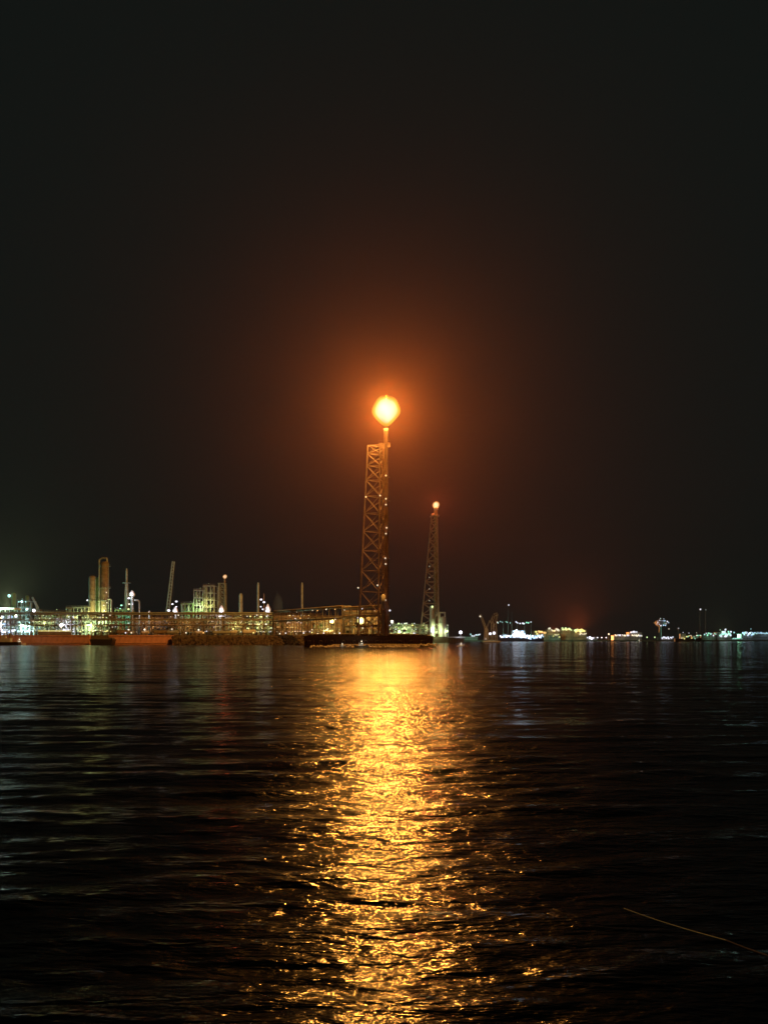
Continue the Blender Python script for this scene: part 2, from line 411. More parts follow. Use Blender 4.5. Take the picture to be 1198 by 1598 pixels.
def tall_flare():
    D = FLARE_D
    t = thing('flare_stack', 'tallest lattice flare tower with a fat gas riser on its right, rising behind the jetty', 'flare tower', (X(600, D), D, G2 - 0.1))
    x = lambda px: X(px, D) - X(600, D)
    z = lambda py: Z(py, D) - (G2 - 0.1)
    for px, dy in ((559, 0), (590, -2), (601, 11)): MB().box(x(px) - 1.2, x(px) + 1.2, dy - 1.2, dy + 1.2, -0.7, 0.7).build('footing', M['concrete'], t)
    P = lattice(t, [(x(559), 0), (x(590), -2), (x(601), 11)], [(x(573.5), 1.0), (x(593), 0.0), (x(599), 5.0)], 0.7, z(694), 11, 1.3, 0.42, 0.17, M['dimtop'], [(0, 1), (1, 2), (2, 0)])
    MB().bar((x(601.5), -1.2, -0.6), (x(602), -1.2, z(690)), 0.85, 14).build('riser', M['dimtop'], t)
    MB().bar((x(596), -0.6, -0.6), (x(597), -0.6, z(700)), 0.28, 8).build('pilot_pipe', M['dimtop'], t)
    MB().bar((x(606), -0.6, -0.6), (x(605), -0.6, z(735)), 0.2, 8).build('ladder_rail', M['dimtop'], t)
    MB().lathe([(.85, 0), (.95, .3), (.95, 4.4), (1.15, 5.6), (.9, 5.7)], 16, (x(602), -1.2, z(690))).build('burner_tip', M['dimtop'], t)
    mb = MB()
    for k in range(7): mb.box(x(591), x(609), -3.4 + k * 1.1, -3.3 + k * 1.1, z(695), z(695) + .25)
    pf = mb.build('platform', M['dimtop'], t)
    mb = MB()
    for px in (590.5, 596, 603, 608.5):
        mb.bar((x(px), -3.5, z(695)), (x(px), -3.5, z(695) + 1.4), .06, 5)
    mb.bar((x(590), -3.5, z(695) + 1.4), (x(609), -3.5, z(695) + 1.4), .06, 5).build('railing', M['dimtop'], pf)
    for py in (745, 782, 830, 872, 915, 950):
        pf = MB().box(x(603.6), x(608), -1.4, .6, z(py), z(py) + .16).build('platform', M['dimtop'], t)
    for px, py in ((559, 918), (589, 914), (601, 872), (601.5, 881), (601, 937), (571, 777), (593, 775), (602, 744), (602, 780), (602, 789), (603, 825), (602, 834)):
        bulb(t, (x(px), -2.6, z(py)), 0.36, 'warm', 0.8)
    MB().bar((x(607), -2.2, z(953)), (x(602), -1.2, z(953)), .12, 5).build('lamp_arm', M['steel'], t)
    bulb(t, (x(608), -2.4, z(953)), 0.4, 'white', 1.2)
    # knock-out drum by the foot, in front of the riser
    MB().lathe([(.3,0),(.9,.5),(.9,6.2),(.3,6.9)], 14, (x(598), -3.2, z(952))).build('vertical_drum', M['white'], t)
    MB().beam((x(598), -3.2, z(952)), (x(598), -3.2, 0.0), .7, .7).build('drum_support', M['steel'], t)
tall_flare()

def second_flare():
    D = DP + 12; s_ = D / FPX
    t = thing('flare_stack', 'shorter lattice flare tower standing behind right of the tallest one, small flame on top', 'flare tower', (X(670, D), D, G1))
    x = lambda px: X(px, D) - X(670, D); z = lambda py: Z(py, D) - G1
    lattice(t, [(x(655), -8), (x(684), -8), (x(684), 9), (x(656), 9)], [(x(673.5), -1), (x(682), -1), (x(682), 2), (x(674), 2)], 0, z(802), 12, 1.1, 0.75, 0.36, M['frame'], [(0, 1), (1, 2), (2, 3), (3, 0)])
    MB().bar((x(679), 0, 0), (x(680), 0, z(797)), 1.9, 14).build('riser', M['rust'], t)
    MB().lathe([(1.4,0),(2.0,.9),(2.0,3.6),(1.6,3.8)], 14, (x(680), 0, z(797))).build('burner_tip', M['steel'], t)
    pf = MB().box(x(671), x(685), -5, 5, z(806), z(806) + .3).build('platform', M['steel'], t)
    MB().bar((x(671), -2.5, z(806) + 1.4), (x(685), -2.5, z(806) + 1.4), .08, 5).build('railing', M['steel'], pf)
    for py in (885, 902, 920, 938): bulb(t, (x(669), -8.6, z(py)), 0.5, 'warm', .5)
    flame(680, 788, D, 5.6, 'flare_flame', 'small pale flame on top of the shorter flare tower on the right', 1.1, 0.1, (1.1, .65, .1), (.05, .3, .6))
    lamp('flame_light', at(680, 787, D), 1.0e5, (1.0, 0.22, 0.05), 3.7)
second_flare()

def far_flare():
    D = 560.0
    t = thing('flare_stack', 'small square lattice tower with a red-glowing flare, left of the slim masts', 'flare tower', (X(348, D), D, G1))
    x = lambda px: X(px, D) - X(348, D); z = lambda py: Z(py, D) - G1
    lattice(t, [(x(341.5), -2.3), (x(352.5), -2.3), (x(352.5), 2.3), (x(341.5), 2.3)], [(x(342.5), -2), (x(352), -2), (x(352), 2), (x(342.5), 2)], 0, z(911), 9, 1.0, .42, .2, M['steel'], [(0, 1), (1, 2), (2, 3), (3, 0)])
    MB().box(x(341), x(353), -2.6, 2.6, z(911), z(911) + .4).build('platform', M['steel'], t)
    MB().bar((x(350.5), 0, 0), (x(351), 0, z(904)), .55, 10).build('riser', M['rust'], t)
    flame(351, 900, D, 3.4, 'flare_flame', 'tiny white flame with a red glow over the small square tower', .9, 0.2, (1.1, .5, .12), (.05, .25, .35))
    lamp('flame_light', at(351, 899, D), 1.6e3, (1.0, 0.14, 0.04), 1.6)
far_flare()
# ------------------------------------------------------------------ refinery on the left
def loc(px, D, z=G1): return Vector((X(px, D), D, z))
def zz(py, D): return Z(py, D) - G1
def wx(px, D): return px * D / FPX          # pixels across -> metres at distance D

def tower_column(px, w, py, D, label, mat, rings=(), pipe=False, lamps=(), name='distillation_column', cat='column', dome=True, skirt=False):
    t = thing(name, label, cat, loc(px, D)); r = wx(w, D) / 2; h = zz(py, D)
    prof = [(r * 1.12, 0), (r, 2.5), (r, h - r * .7)]
    prof += [(r * .93, h - r * .42), (r * .7, h - r * .17), (r * .35, h - r * .03), (.05, h)] if dome else [(r, h)]
    MB().lathe(prof, 20).build('shell', M[mat], t)
    for i, py_ in enumerate(rings):
        z = zz(py_, D); g = MB().lathe([(r + .03, 0), (r + 1.0, 0), (r + 1.0, .14), (r + .03, .14)], 16, (0, 0, z)).build('platform', M['steel'], t)
        rl = MB()
        for k in range(8):
            a = 2 * math.pi * k / 8; b = 2 * math.pi * (k + 1) / 8
            p = Vector((math.cos(a) * (r + .95), math.sin(a) * (r + .95), z + 1.1)); q = Vector((math.cos(b) * (r + .95), math.sin(b) * (r + .95), z + 1.1))
            rl.bar(p, q, .05, 4); rl.bar(p, p - Vector((0, 0, 1.0)), .05, 4)
        rl.build('railing', M['steel'], g)
    MB().bar((r + .35, -r * .5, 0), (r + .35, -r * .5, h - 1), .16, 6).build('ladder', M['steel'], t)
    if pipe:
        MB().path([(-r - .9, -.3, 2), (-r - .9, -.3, h + 1.0), (-r * .6, -.3, h + 2.0), (r * .5, -.3, h + 2.0), (r * .6, -.1, h - .6)], .5, 10).build('overhead_pipe', M['silver'], t)
    for (lx, ly, c, s_) in lamps: bulb(t, (wx(lx - px, D), -r - .6, zz(ly, D)), s_, c, 1.6)
    return t

def unit(px0, px1, py, D, label, mat='dsteel', floors=4, nx=4, depth=9.0, seed=1, lamps=14, cols=('white', 'warm'), ls=.34, lev=1.6, light=0, lightcol='ygreen', fillmat='silver', fill=.7, name='process_unit', railtop=True):
    """open steel frame with decks, vessels, pipes and its own lamps"""
    rr = random.Random(seed); x0 = 0.0; W_ = wx(px1 - px0, D); H = zz(py, D)
    t = thing(name, label, 'process unit', loc(px0, D))
    xs = [W_ * i / (nx - 1) for i in range(nx)]; zs = [H * (k + 1) / floors for k in range(floors)]
    for x in xs:
        for y in (0, depth): MB().beam((x, y, 0), (x, y, H), .38, .38).build('column', M[mat], t)
    for z in zs:
        for y in (0, depth): MB().beam((-.2, y, z), (W_ + .2, y, z), .3, .42).build('floor_beam', M[mat], t)
        MB().box(-.2, W_ + .2, .25, depth - .25, z - .02, z + .08).build('deck', M[mat], t)
        for x in xs[::max(1, nx - 1)]: MB().beam((x, .25, z - .1), (x, depth - .25, z - .1), .25, .3).build('tie_beam', M[mat], t)
        rl = MB()
        for x in np.arange(0, W_ + .1, 2.0): rl.bar((x, -.25, z + .08), (x, -.25, z + 1.15), .045, 4)
        rl.bar((-.2, -.25, z + 1.15), (W_ + .2, -.25, z + 1.15), .045, 4).bar((-.2, -.25, z + .62), (W_ + .2, -.25, z + .62), .04, 4)
        rl.build('railing', M['steel'], t)
    for i in range(nx - 1):
        for k in range(floors):
            if rr.random() < .35:
                a = zs[k - 1] if k else 0
                MB().bar((xs[i], -.02, a), (xs[i + 1], -.02, zs[k]), .14, 5).build('brace', M[mat], t)
    fh = H / floors
    for k in range(floors):
        a = zs[k - 1] + .1 if k else .1
        for i in range(nx - 1):
            if rr.random() > fill: continue
            cx = (xs[i] + xs[i + 1]) / 2; bw = (xs[i + 1] - xs[i]); fm = M[rr.choice([fillmat, fillmat, 'white', 'green', 'rust'])]
            u = rr.random()
            if u < .4:
                r = min(fh * .3, bw * .25, 1.5)
                v = MB().capsule((cx - bw * .34, depth * .35, a + r + .5), (cx + bw * .34, depth * .35, a + r + .5), r).build('horizontal_vessel', fm, t)
                MB().box(cx - bw * .22, cx - bw * .22 + .4, depth * .35 - r * .7, depth * .35 + r * .7, a, a + .75).build('saddle', M['concrete'], v)
                MB().box(cx + bw * .16, cx + bw * .16 + .4, depth * .35 - r * .7, depth * .35 + r * .7, a, a + .75).build('saddle', M['concrete'], v)
            elif u < .75:
                r = min(fh * .28, bw * .2, 1.3)
                MB().lathe([(.1, 0), (r, .35), (r, fh * .62), (r * .7, fh * .76), (.1, fh * .82)], 14, (cx + rr.uniform(-.2, .2) * bw, depth * .35, a)).build('vertical_vessel', fm, t)
            else:
                MB().box(cx - bw * .3, cx + bw * .3, depth * .2, depth * .5, a, a + fh * .55).build('equipment_box', fm, t)
    for k in range(max(3, nx)):
        x = rr.uniform(0, W_); zt = rr.choice(zs); y = -.6 - rr.random() * .3; r = rr.uniform(.12, .26)
        x2 = min(W_, max(0, x + rr.uniform(-.4, .4) * W_))
        MB().path([(x, y, 0), (x, y, zt - .6), (x2, y, zt - .6), (x2, depth * .4, zt - .6)], r, 6).build('pipe', M[rr.choice(['silver', 'steel', 'rust'])], t)
    for k in range(lamps):
        x = rr.uniform(0, W_); z = rr.choice([a - .45 for a in zs] + [zs[-1] + 1.4, 2.2]) + rr.uniform(-.15, .15)
        bulb(t, (x, -.75, z), ls * rr.uniform(.5, 1.25), rr.choice(cols), .8 * lev * rr.uniform(.3, 1.2), sy=rr.uniform(.8, 1.8))
    for k in range(light if isinstance(light, int) else 0): pass
    if light:
        n = max(1, int(W_ / 16))
        for k in range(n): glow(t, (W_ * (k + .5) / n, -5.5 if D < 700 else -9, H * .62), light, lightcol, .6)
    return t

# --- twin columns
tower_column(144.5, 10, 898, 520, 'shorter column of the twin columns, blunt top, standing left of the tallest', 'rust', rings=(938,), lamps=((139, 937, 'white', .5),))
tower_column(153.5, 8.5, 901, 524, 'dim green column squeezed between the two tall brown columns', 'green')
tower_column(164, 12.5, 876, 520, 'tallest column of the refinery, an overhead pipe looping over its top', 'rust', rings=(884, 918, 938), pipe=True, lamps=((170, 941, 'warm', .35), (165, 945, 'warm', .35), (169, 925, 'warm', .3), (166, 953, 'warm', .4)))
glow(bpy.data.objects['distillation_column'], (3, -9, 14), 4500, 'yellow', .5, 'SPOT', 130)
glow(bpy.data.objects['distillation_column'], (8.5, -8, 14), 5200, 'ygreen', .5, 'SPOT', 135)
# elbow pipes standing over the rack
def elbow_pipe(px0, px1, py, D, label, left=True):
    t = thing('elbow_pipe', label, 'pipe', loc(px1, D)); w = wx(px1 - px0, D); h = zz(py, D)
    MB().path([(0, 0, 0), (0, 0, h - .8), (-.8, 0, h), (-w, 0, h)] , .55, 10).build('pipe', M['silver'], t)
    MB().lathe([(.75, 0), (.75, .25)], 12, (0, 0, zz(958, D) + .6)).build('flange', M['steel'], t)
    return t
elbow_pipe(168, 174, 935, 515, 'thin bent pipe hugging the right side of the tallest column')
elbow_pipe(210, 217.5, 937, 512, 'white bent pipe right of the white cone-topped vessel')
# slim stack with a platform
def stack(px, w, py, D, label, base=None, ring=None, mat='steel', name='exhaust_stack', taper=.8, lamps=()):
    t = thing(name, label, 'stack', loc(px, D)); r = wx(w, D) / 2; h = zz(py, D)
    MB().lathe([(r * 1.1, 0), (r, h * .3), (r * taper, h - 1.5), (r * taper * .6, h)], 12).build('shaft', M[mat], t)
    MB().lathe([(r * 1.9, 0), (r * 1.9, .5)], 12).build('base_flange', M['steel'], t)
    if base:
        for k in range(4):
            a = math.pi / 4 + k * math.pi / 2; q = wx(base, D) / 2
            MB().bar((math.cos(a) * q, math.sin(a) * q, 0), (math.cos(a) * r, math.sin(a) * r, zz(ring or 925, D)), .18, 6).build('stay', M['rust'], t)
    if ring:
        z = zz(ring, D)
        MB().lathe([(r, 0), (r + 1.9, 0), (r + 1.9, .2), (r, .2)], 12, (0, 0, z)).build('platform', M['steel'], t)
    for f in (.35, .55, .75): MB().lathe([(r * 1.25, 0), (r * 1.25, .2)], 12, (0, 0, h * f)).build('joint_ring', M['steel'], t)
    for (lx, ly, c, s_) in lamps: bulb(t, (wx(lx - px, D), -r - .6, zz(ly, D)), s_, c, 1.6)
    return t
stack(198, 3.6, 887, 525, 'slim stack with a platform halfway up and splayed stays', base=13, ring=910)
stack(376, 6, 926, 540, 'thick short stack between the red flare tower and the tall slim mast', mat='steel', taper=.95)
stack(403, 3.6, 909, 545, 'tall slim mast left of the white floodlit vessels', mat='steel', taper=.9, name='mast')
stack(471.5, 3.6, 909, 545, 'lone tall slim mast right of the pale steam plume', mat='steel', taper=.9, name='mast')
stack(412, 1.5, 926, 548, 'short thin rod rising behind the white floodlit vessels', mat='frame', taper=.9, name='mast')
# leaning crane boom
def boom(px0, py0, px1, py1, D, label, w=1.3):
    a = Vector((X(px0, D), D, Z(py0, D))); b = Vector((X(px1, D), D, Z(py1, D)))
    t = thing('crane', label, 'crane', (a.x, D, G1)); o = Vector((a.x, D, G1)); a -= o; b -= o
    d = (b - a).normalized(); s_ = Vector((d.z, 0, -d.x))
    A = [a + s_ * w * .5 * u + Vector((0, v * w * .5, 0)) for u, v in ((-1,-1),(1,-1),(1,1),(-1,1))]
    B = [b + s_ * w * .35 * u + Vector((0, v * w * .35, 0)) for u, v in ((-1,-1),(1,-1),(1,1),(-1,1))]
    for p, q in zip(A, B): MB().bar(p, q, .17, 5).build('chord', M['silver'], t)
    n = 16
    for k in range(n):
        for i in range(4):
            j = (i + 1) % 4; p = A[i].lerp(B[i], k / n); q = A[j].lerp(B[j], (k + 1) / n)
            MB().bar(p, q, .11, 4).build('lacing', M['silver'], t)
    MB().box(a.x - 2.5, a.x + 2, -2, 2, a.z - 4, a.z - .6).build('cab', M['rust'], t)
    MB().box(a.x - 3, a.x + 3, -2.5, 2.5, 0, 1.2).build('crawler', M['dark'], t)
    MB().beam((a.x, 0, 1.2), (a.x, 0, a.z - 4), 1.4, 1.4).build('pedestal', M['dsteel'], t)
    MB().bar(b, (b.x + .1, 0, a.z + 2), .05, 4).build('hoist_rope', M['dsteel'], t)
    return t
boom(262, 955, 271, 876, 560, 'tall lattice crane boom leaning slightly right above the pipe rack', 2.0)
boom(60, 950, 51, 932, 540, 'short crane boom leaning left over the lamps at the far left', 1.0)

# --- white floodlit vessels showing over the rack
def cone_vessel(px, py_top, py_base, w, D, label, balls=(), power=1500):
    t = thing('floodlit_vessel', label, 'vessel', loc(px, D)); r = wx(w, D) / 2; h = zz(py_top, D); b = zz(py_base, D)
    MB().lathe([(r * .55, b), (r, b + .4), (r, b + (h - b) * .45), (r * .2, h - .2), (.05, h)], 14).build('cone_cap', M['white'], t)
    MB().lathe([(r * .5, 0), (r * .5, b + .1)], 12).build('leg_skirt', M['steel'], t)
    for (bx, by, bs, c) in balls: bulb(t, (wx(bx - px, D), -r - .9, zz(by, D)), bs * .62, c, 1.5, sy=1.5)
    glow(t, (0, -r - 4.5, b + 1.0), power, 'white', .4)
    return t
cone_vessel(206.5, 921, 931, 9, 516, 'white cone-topped vessel on a lit riser right of the slim stack', ((203.5, 934, .9, 'white'), (204, 943, .7, 'warm'), (209, 943, .45, 'white'), (203, 951, .8, 'ygreen'), (192, 945, .8, 'green'), (190, 950, .5, 'green')), 2500)
cone_vessel(346, 944, 957, 9, 508, 'white domed vessel at the foot of the red flare tower', (), 2600)
cone_vessel(418, 942, 957, 9, 512, 'white cone vessel with two lamps stepping up to its left', ((408.5, 936, .9, 'white'), (413, 940, .9, 'white'), (408, 947, .6, 'white'), (411, 951, .6, 'white')), 2600)
cone_vessel(274, 946, 957, 8, 514, 'stepped white vessel right of the leaning crane boom', ((277, 939, .9, 'white'), (271, 943, .8, 'white'), (265, 953, 1.1, 'white'), (277, 947, .6, 'white')), 2600)
cone_vessel(233, 953, 958, 6, 512, 'low white dome peeping over the rack left of the crane boom', (), 1400)

# --- process units
unit(303, 317, 921, 530, 'taller left half of the lit block structure behind the rack', floors=6, nx=4, seed=11, lamps=8, cols=('yellow', 'ygreen'), ls=.2, lev=.9, light=3600, lightcol='ygreen', fillmat='green', fill=.95, mat='steel')
unit(317.5, 335, 914, 534, 'tallest lit block structure, right beside its slightly lower twin', floors=7, nx=4, seed=12, lamps=8, cols=('yellow', 'ygreen'), ls=.2, lev=.9, light=3600, lightcol='yellow', fillmat='green', fill=.95, mat='steel')
unit(283, 302, 942, 528, 'low green-lit frame left of the block structures', floors=4, nx=4, seed=13, lamps=6, cols=('ygreen', 'green'), ls=.22, lev=.9, light=900, lightcol='green', fillmat='green', mat='green')
unit(104, 139, 948, 515, 'flat-topped yellow-green lit building left of the twin columns', floors=4, nx=7, seed=14, lamps=10, cols=('yellow', 'ygreen'), ls=.25, lev=1.0, light=4000, lightcol='ygreen', fillmat='silver', fill=.9, mat='steel')
unit(180, 203, 952, 522, 'green-lit frame around the foot of the slim stack', floors=4, nx=5, seed=15, lamps=8, cols=('green', 'ygreen', 'white'), ls=.3, lev=1.2, light=1500, lightcol='green', fillmat='green', mat='green')
unit(28, 48, 938, 545, 'cyan-lit frame with two lamps on its roof at the far left', floors=5, nx=4, seed=16, lamps=10, cols=('cyan', 'white'), ls=.45, lev=1.8, light=1800, lightcol='cyan', fillmat='silver', mat='steel')
unit(54, 88, 964, 500, 'dim pipe-filled frame above the long yellow strip light', floors=3, nx=7, seed=17, lamps=12, cols=('white', 'warm'), ls=.28, lev=1.2, light=6000, lightcol='ygreen', fillmat='silver', fill=.95)
unit(88, 116, 966, 497, 'white floodlit process frame between the yellow strip and the yellow-lit decks', floors=3, nx=6, seed=18, lamps=26, cols=('white', 'white', 'cyan'), ls=.6, lev=1.7, light=11000, lightcol='white', fillmat='white', fill=.95, mat='white')
unit(117, 170, 967, 496, 'two-deck yellow-lit process frame under the twin columns', floors=3, nx=10, seed=19, lamps=46, cols=('yellow', 'ygreen', 'yellow', 'warm'), ls=.42, lev=1.3, light=9000, lightcol='ygreen', fillmat='white', fill=.95, mat='steel')
unit(-14, 27, 966, 497, 'brightest white floodlit frame at the far left edge', floors=3, nx=8, seed=20, lamps=40, cols=('white', 'white', 'blue'), ls=.8, lev=1.8, light=13000, lightcol='white', fillmat='white', fill=1.0, mat='white')
unit(28, 53, 970, 496, 'cyan-lit frame beside the brightest white frame', floors=3, nx=5, seed=21, lamps=24, cols=('cyan', 'cyan', 'white'), ls=.6, lev=1.5, light=8000, lightcol='cyan', fillmat='white', fill=.95, mat='white')
unit(205, 262, 972, 520, 'orange-lit tangle of vessels behind the rack, left of the long sheds', floors=3, nx=10, seed=22, lamps=8, cols=('warm', 'orange'), ls=.25, lev=.8, light=0, fillmat='rust', fill=.8, mat='rust')
unit(318, 352, 961, 506, 'rack-side unit with lamps in rows under the red flare tower', floors=4, nx=6, seed=23, lamps=16, cols=('warm', 'yellow', 'white'), ls=.4, lev=1.2, light=2200, lightcol='orange', fillmat='silver', mat='dsteel')
unit(385, 428, 961, 502, 'crowded unit full of white and yellow lamps below the slim masts', floors=5, nx=8, seed=24, lamps=70, cols=('warm', 'white', 'yellow', 'ygreen'), ls=.34, lev=1.4, light=3600, lightcol='yellow', fillmat='silver', fill=.8, mat='dsteel')
unit(430, 484, 964, 500, 'lamp-dotted unit in front of the lone right mast', floors=4, nx=9, seed=25, lamps=46, cols=('warm', 'yellow', 'orange', 'white'), ls=.3, lev=1.2, light=2200, lightcol='orange', fillmat='rust', fill=.8, mat='dsteel')
unit(537, 594, 958, 405, 'tall yellow-lit enclosure at the left foot of the tallest flare', floors=3, nx=8, seed=26, lamps=18, cols=('warm', 'orange', 'yellow'), ls=.2, lev=1.0, light=0, fillmat='rust', fill=.7, mat='dsteel', depth=8)
unit(608, 654, 975, DP + 4, 'green-yellow lit low frame between the two flare towers', floors=3, nx=8, seed=27, lamps=40, cols=('ygreen', 'yellow', 'white'), ls=.6, lev=1.2, light=9000, lightcol='ygreen', fillmat='white', fill=.9, mat='steel')
unit(655, 699, 975, DP, 'green-yellow lit base unit round the shorter flare tower', floors=3, nx=7, seed=28, lamps=26, cols=('ygreen', 'yellow'), ls=.5, lev=1.0, light=9000, lightcol='ygreen', fillmat='white', fill=.8, mat='steel', depth=4)

tower_column(674, 7.5, 945, DP - 2, 'pale green lit column standing before the shorter flare tower', 'white', rings=(952, 966, 978), lamps=((674, 947, 'ygreen', 1.0), (673, 985, 'white', 1.2)))
tower_column(691, 9, 962, DP - 2, 'short pale column between the green-lit column and the pier', 'white', rings=(972,))
t = thing('pipe_loop', 'small pipe gantry rising above the short pale column', 'pipe', loc(686, DP))
MB().path([(0, 0, 0), (0, 0, zz(956, DP)), (wx(8, DP), 0, zz(956, DP)), (wx(8, DP), 0, zz(964, DP))], .75).build('pipe', M['white'], t)
# far-left things above the roof line
tower_column(22, 7, 925, 560, 'dim green column with a white lamp beside its top at the far left', 'green', lamps=((17, 930, 'cyan', 1.1),))
tower_column(43, 5.5, 929, 562, 'second dim column right of the lamp-topped one at the far left', 'green')
t = thing('canopy', 'long pale lit canopy roof at the far left edge', 'canopy', loc(-16, 512))
w_ = wx(43, 512)
MB().box(0, w_, -4, 6, zz(951.5, 512), zz(948.5, 512)).build('roof', M['white'], t)
for k in range(7):
    for y in (-3.5, 5.5): MB().beam((w_ * k / 6 * .98 + .2, y, 0), (w_ * k / 6 * .98 + .2, y, zz(951.5, 512)), .35, .35).build('post', M['steel'], t)
glow(t, (w_ * .4, -9, zz(951, 512) - 1.5), 5200, 'cyan'); glow(t, (w_ * .8, -9, zz(951, 512) + 1), 1500, 'cyan')
glow(t, (w_ * .45, -12, zz(958, 512)), 5200, 'ygreen')
def lamp_mast(px, py, D, label, c='white', r=.6, s_=2.2, power=0, group=None, base=G1, name='lamp_mast'):
    t = thing(name, label, 'lamp', (X(px, D), D, base), 0, group); h = Z(py, D) - base
    MB().bar((0, .3, 0), (0, .3, h), .16, 6, .09).build('pole', M['dsteel'], t)
    MB().beam((0, .3, h), (0, -.25, h), .12, .12).build('arm', M['dsteel'], t)
    bulb(t, (0, -.45 - r, h), r, c, s_)
    if power: glow(t, (0, -1.2 - 2.2 * r, h), power, c, r * .8)
    return t
lamp_mast(36, 939, 540, 'cyan lamp pair on a mast, far left, above the cyan-lit frame', 'cyan', .8, 1.6, 900)
lamp_mast(55, 953, 535, 'wide white lamp left of the leaning short crane boom foot', 'white', 1.1, 2.0, 1200)
lamp_mast(44, 951, 535, 'pale cyan lamp just left of the wide white lamp', 'cyan', .8, 1.6, 700)
lamp_mast(27, 960, 500, 'yellow-green lamp at the end of the pale canopy', 'ygreen', .6, 1.6, 2500)
lamp_mast(3, 965, 500, 'yellow lamp at the left edge under the pale canopy', 'yellow', .9, 2.0, 5000)
lamp_mast(518, 970, 470, 'round yellow lamp left of the tall yellow-lit enclosure', 'yellow', 1.3, 1.7, 4200)
lamp_mast(563, 969, 396, 'biggest yellow lamp glowing inside the tall enclosure', 'yellow', 1.7, 1.7, 4200)
lamp_mast(611.5, 970, 405, 'small warm lamp just right of the tallest flare foot', 'warm', .7, 2.4, 500)
lamp_mast(623, 986, DP, 'greenish white lamp low between the two flare towers', 'ygreen', 1.6, 1.4, 2500)
lamp_mast(718, 987, DP - 6, 'single bright white lamp at the end of the narrow pier', 'white', 1.6, 2.6, 7000)
lamp_mast(697, 985, DP - 2, 'yellow-green lamp at the corner where the pier begins', 'ygreen', 1.2, 1.6, 1500)

# yellow strip light along the yard edge
t = thing('light_strip', 'long low yellow strip light on the quay edge at the left', 'light', loc(60, 489))
for k in range(9): MB().box(k * 2.2, k * 2.2 + 2.0, -.2, .2, zz(985.5, 489), zz(983.5, 489)).build('tube', lampmat('yellow', .55), t)
MB().box(0, 20, -.1, .5, 0, zz(985.6, 489)).build('parapet', M['concrete'], t)
unit(60, 104, 955, 512, 'green-lit frame filling the gap between canopy and flat-topped building', floors=4, nx=8, seed=31, lamps=10, cols=('ygreen', 'green'), ls=.25, lev=1.0, light=3000, lightcol='ygreen', fillmat='green', mat='steel', fill=.95)
unit(140, 180, 958, 506, 'frame of vessels packed around the feet of the twin columns', floors=5, nx=9, seed=32, lamps=22, cols=('ygreen', 'yellow', 'warm'), ls=.28, lev=1.1, light=6500, lightcol='ygreen', fillmat='silver', mat='steel', fill=.95)
unit(262, 318, 966, 508, 'brown pipe-filled frame under the block structures', floors=4, nx=11, seed=33, lamps=9, cols=('warm', 'orange'), ls=.24, lev=.9, light=1500, lightcol='orange', fillmat='rust', mat='rust', fill=.9)
unit(352, 386, 964, 505, 'pipe-filled frame below the thick short stack', floors=4, nx=7, seed=34, lamps=14, cols=('warm', 'yellow'), ls=.26, lev=1.0, light=2200, lightcol='yellow', fillmat='silver', mat='rust', fill=.9)
unit(486, 530, 972, 474, 'low frame with pale lamps under the round yellow lamp', floors=2, nx=8, seed=35, lamps=10, cols=('warm', 'yellow'), ls=.25, lev=1.0, light=1600, lightcol='yellow', fillmat='silver', mat='dsteel', fill=.6)
# ------------------------------------------------------------------ long pipe rack
def rack(name, label, P, zt, npost, pipes, levels, mat, pipemat, lamps=0, seed=1, cols=('warm',)):
    t = thing(name, label, 'pipe rack', (P[0][0], P[0][1], G1)); o = Vector((P[0][0], P[0][1], 0))
    Q = [Vector((x, y, 0)) - o for x, y in P]; L = [(b - a).length for a, b in zip(Q, Q[1:])]; T = sum(L)
    def pt(u):
        d = u * T
        for a, b, l in zip(Q, Q[1:], L):
            if d <= l + 1e-6: return a.lerp(b, d / l), (b - a).normalized()
            d -= l
        return Q[-1], (Q[-1] - Q[-2]).normalized()
    zt -= G1
    for k in range(npost):
        p, d = pt(k / (npost - 1)); nrm = Vector((-d.y, d.x, 0))
        for s_ in (0, 5.2): MB().beam(p + nrm * s_, p + nrm * s_ + Vector((0, 0, zt)), .42, .42).build('post', M[mat], t)
        for lv in levels: MB().beam(p - nrm * .3 + Vector((0, 0, zt * lv - .32)), p + nrm * 5.6 + Vector((0, 0, zt * lv - .32)), .3, .4).build('cross_beam', M[mat], t)
    rr = random.Random(seed)
    for lv in levels:
        for j in range(pipes):
            r = rr.uniform(.16, .36) if lv < .99 else rr.uniform(.3, .55); off = 4.8 * j / max(1, pipes - 1)
            pts = [Vector(q) for q in Q]; N = (Q[-1] - Q[0]).normalized(); nrm = Vector((-N.y, N.x, 0))
            MB().path([q + nrm * (off + .1) + Vector((0, 0, zt * lv - .1 + r)) for q in Q], r, 7).build('pipe', M[rr.choice(pipemat)], t)
        if lv > .5: MB().beam(Q[0] + Vector((0, -.35, zt * lv - .5)), Q[1] + Vector((0, -.35, zt * lv - .5)), .12, .5).build('cable_tray', M['steel'], t) if len(Q) == 2 else None
    for k in range(lamps):
        p, d = pt(rr.random()); bulb(t, p + Vector((0, -.8, zt * rr.choice(levels) - .9 + rr.uniform(-.2, .2))), rr.uniform(.18, .36), rr.choice(cols), rr.uniform(.5, 1.4))
    return t
ZR = Z(957.5, 492)
rack('pipe_rack', 'long pipe rack carrying pipes across the whole left of the refinery', [(X(-30, 492), 492), (X(426, 492), 492)], ZR, 30, 4, (1.0, .72, .45), 'rust', ['silver', 'rust', 'silver'], 20, 5, ('warm', 'white', 'orange'))
rack('pipe_rack', 'orange-lit pipe rack continuing forward from the long rack to the tall enclosure', [(X(427, 490), 490), (X(534, 412), 412)], Z(955.2, 490), 13, 4, (1.0, .6), 'dsteel', ['rust', 'silver'], 8, 6, ('warm', 'orange'))
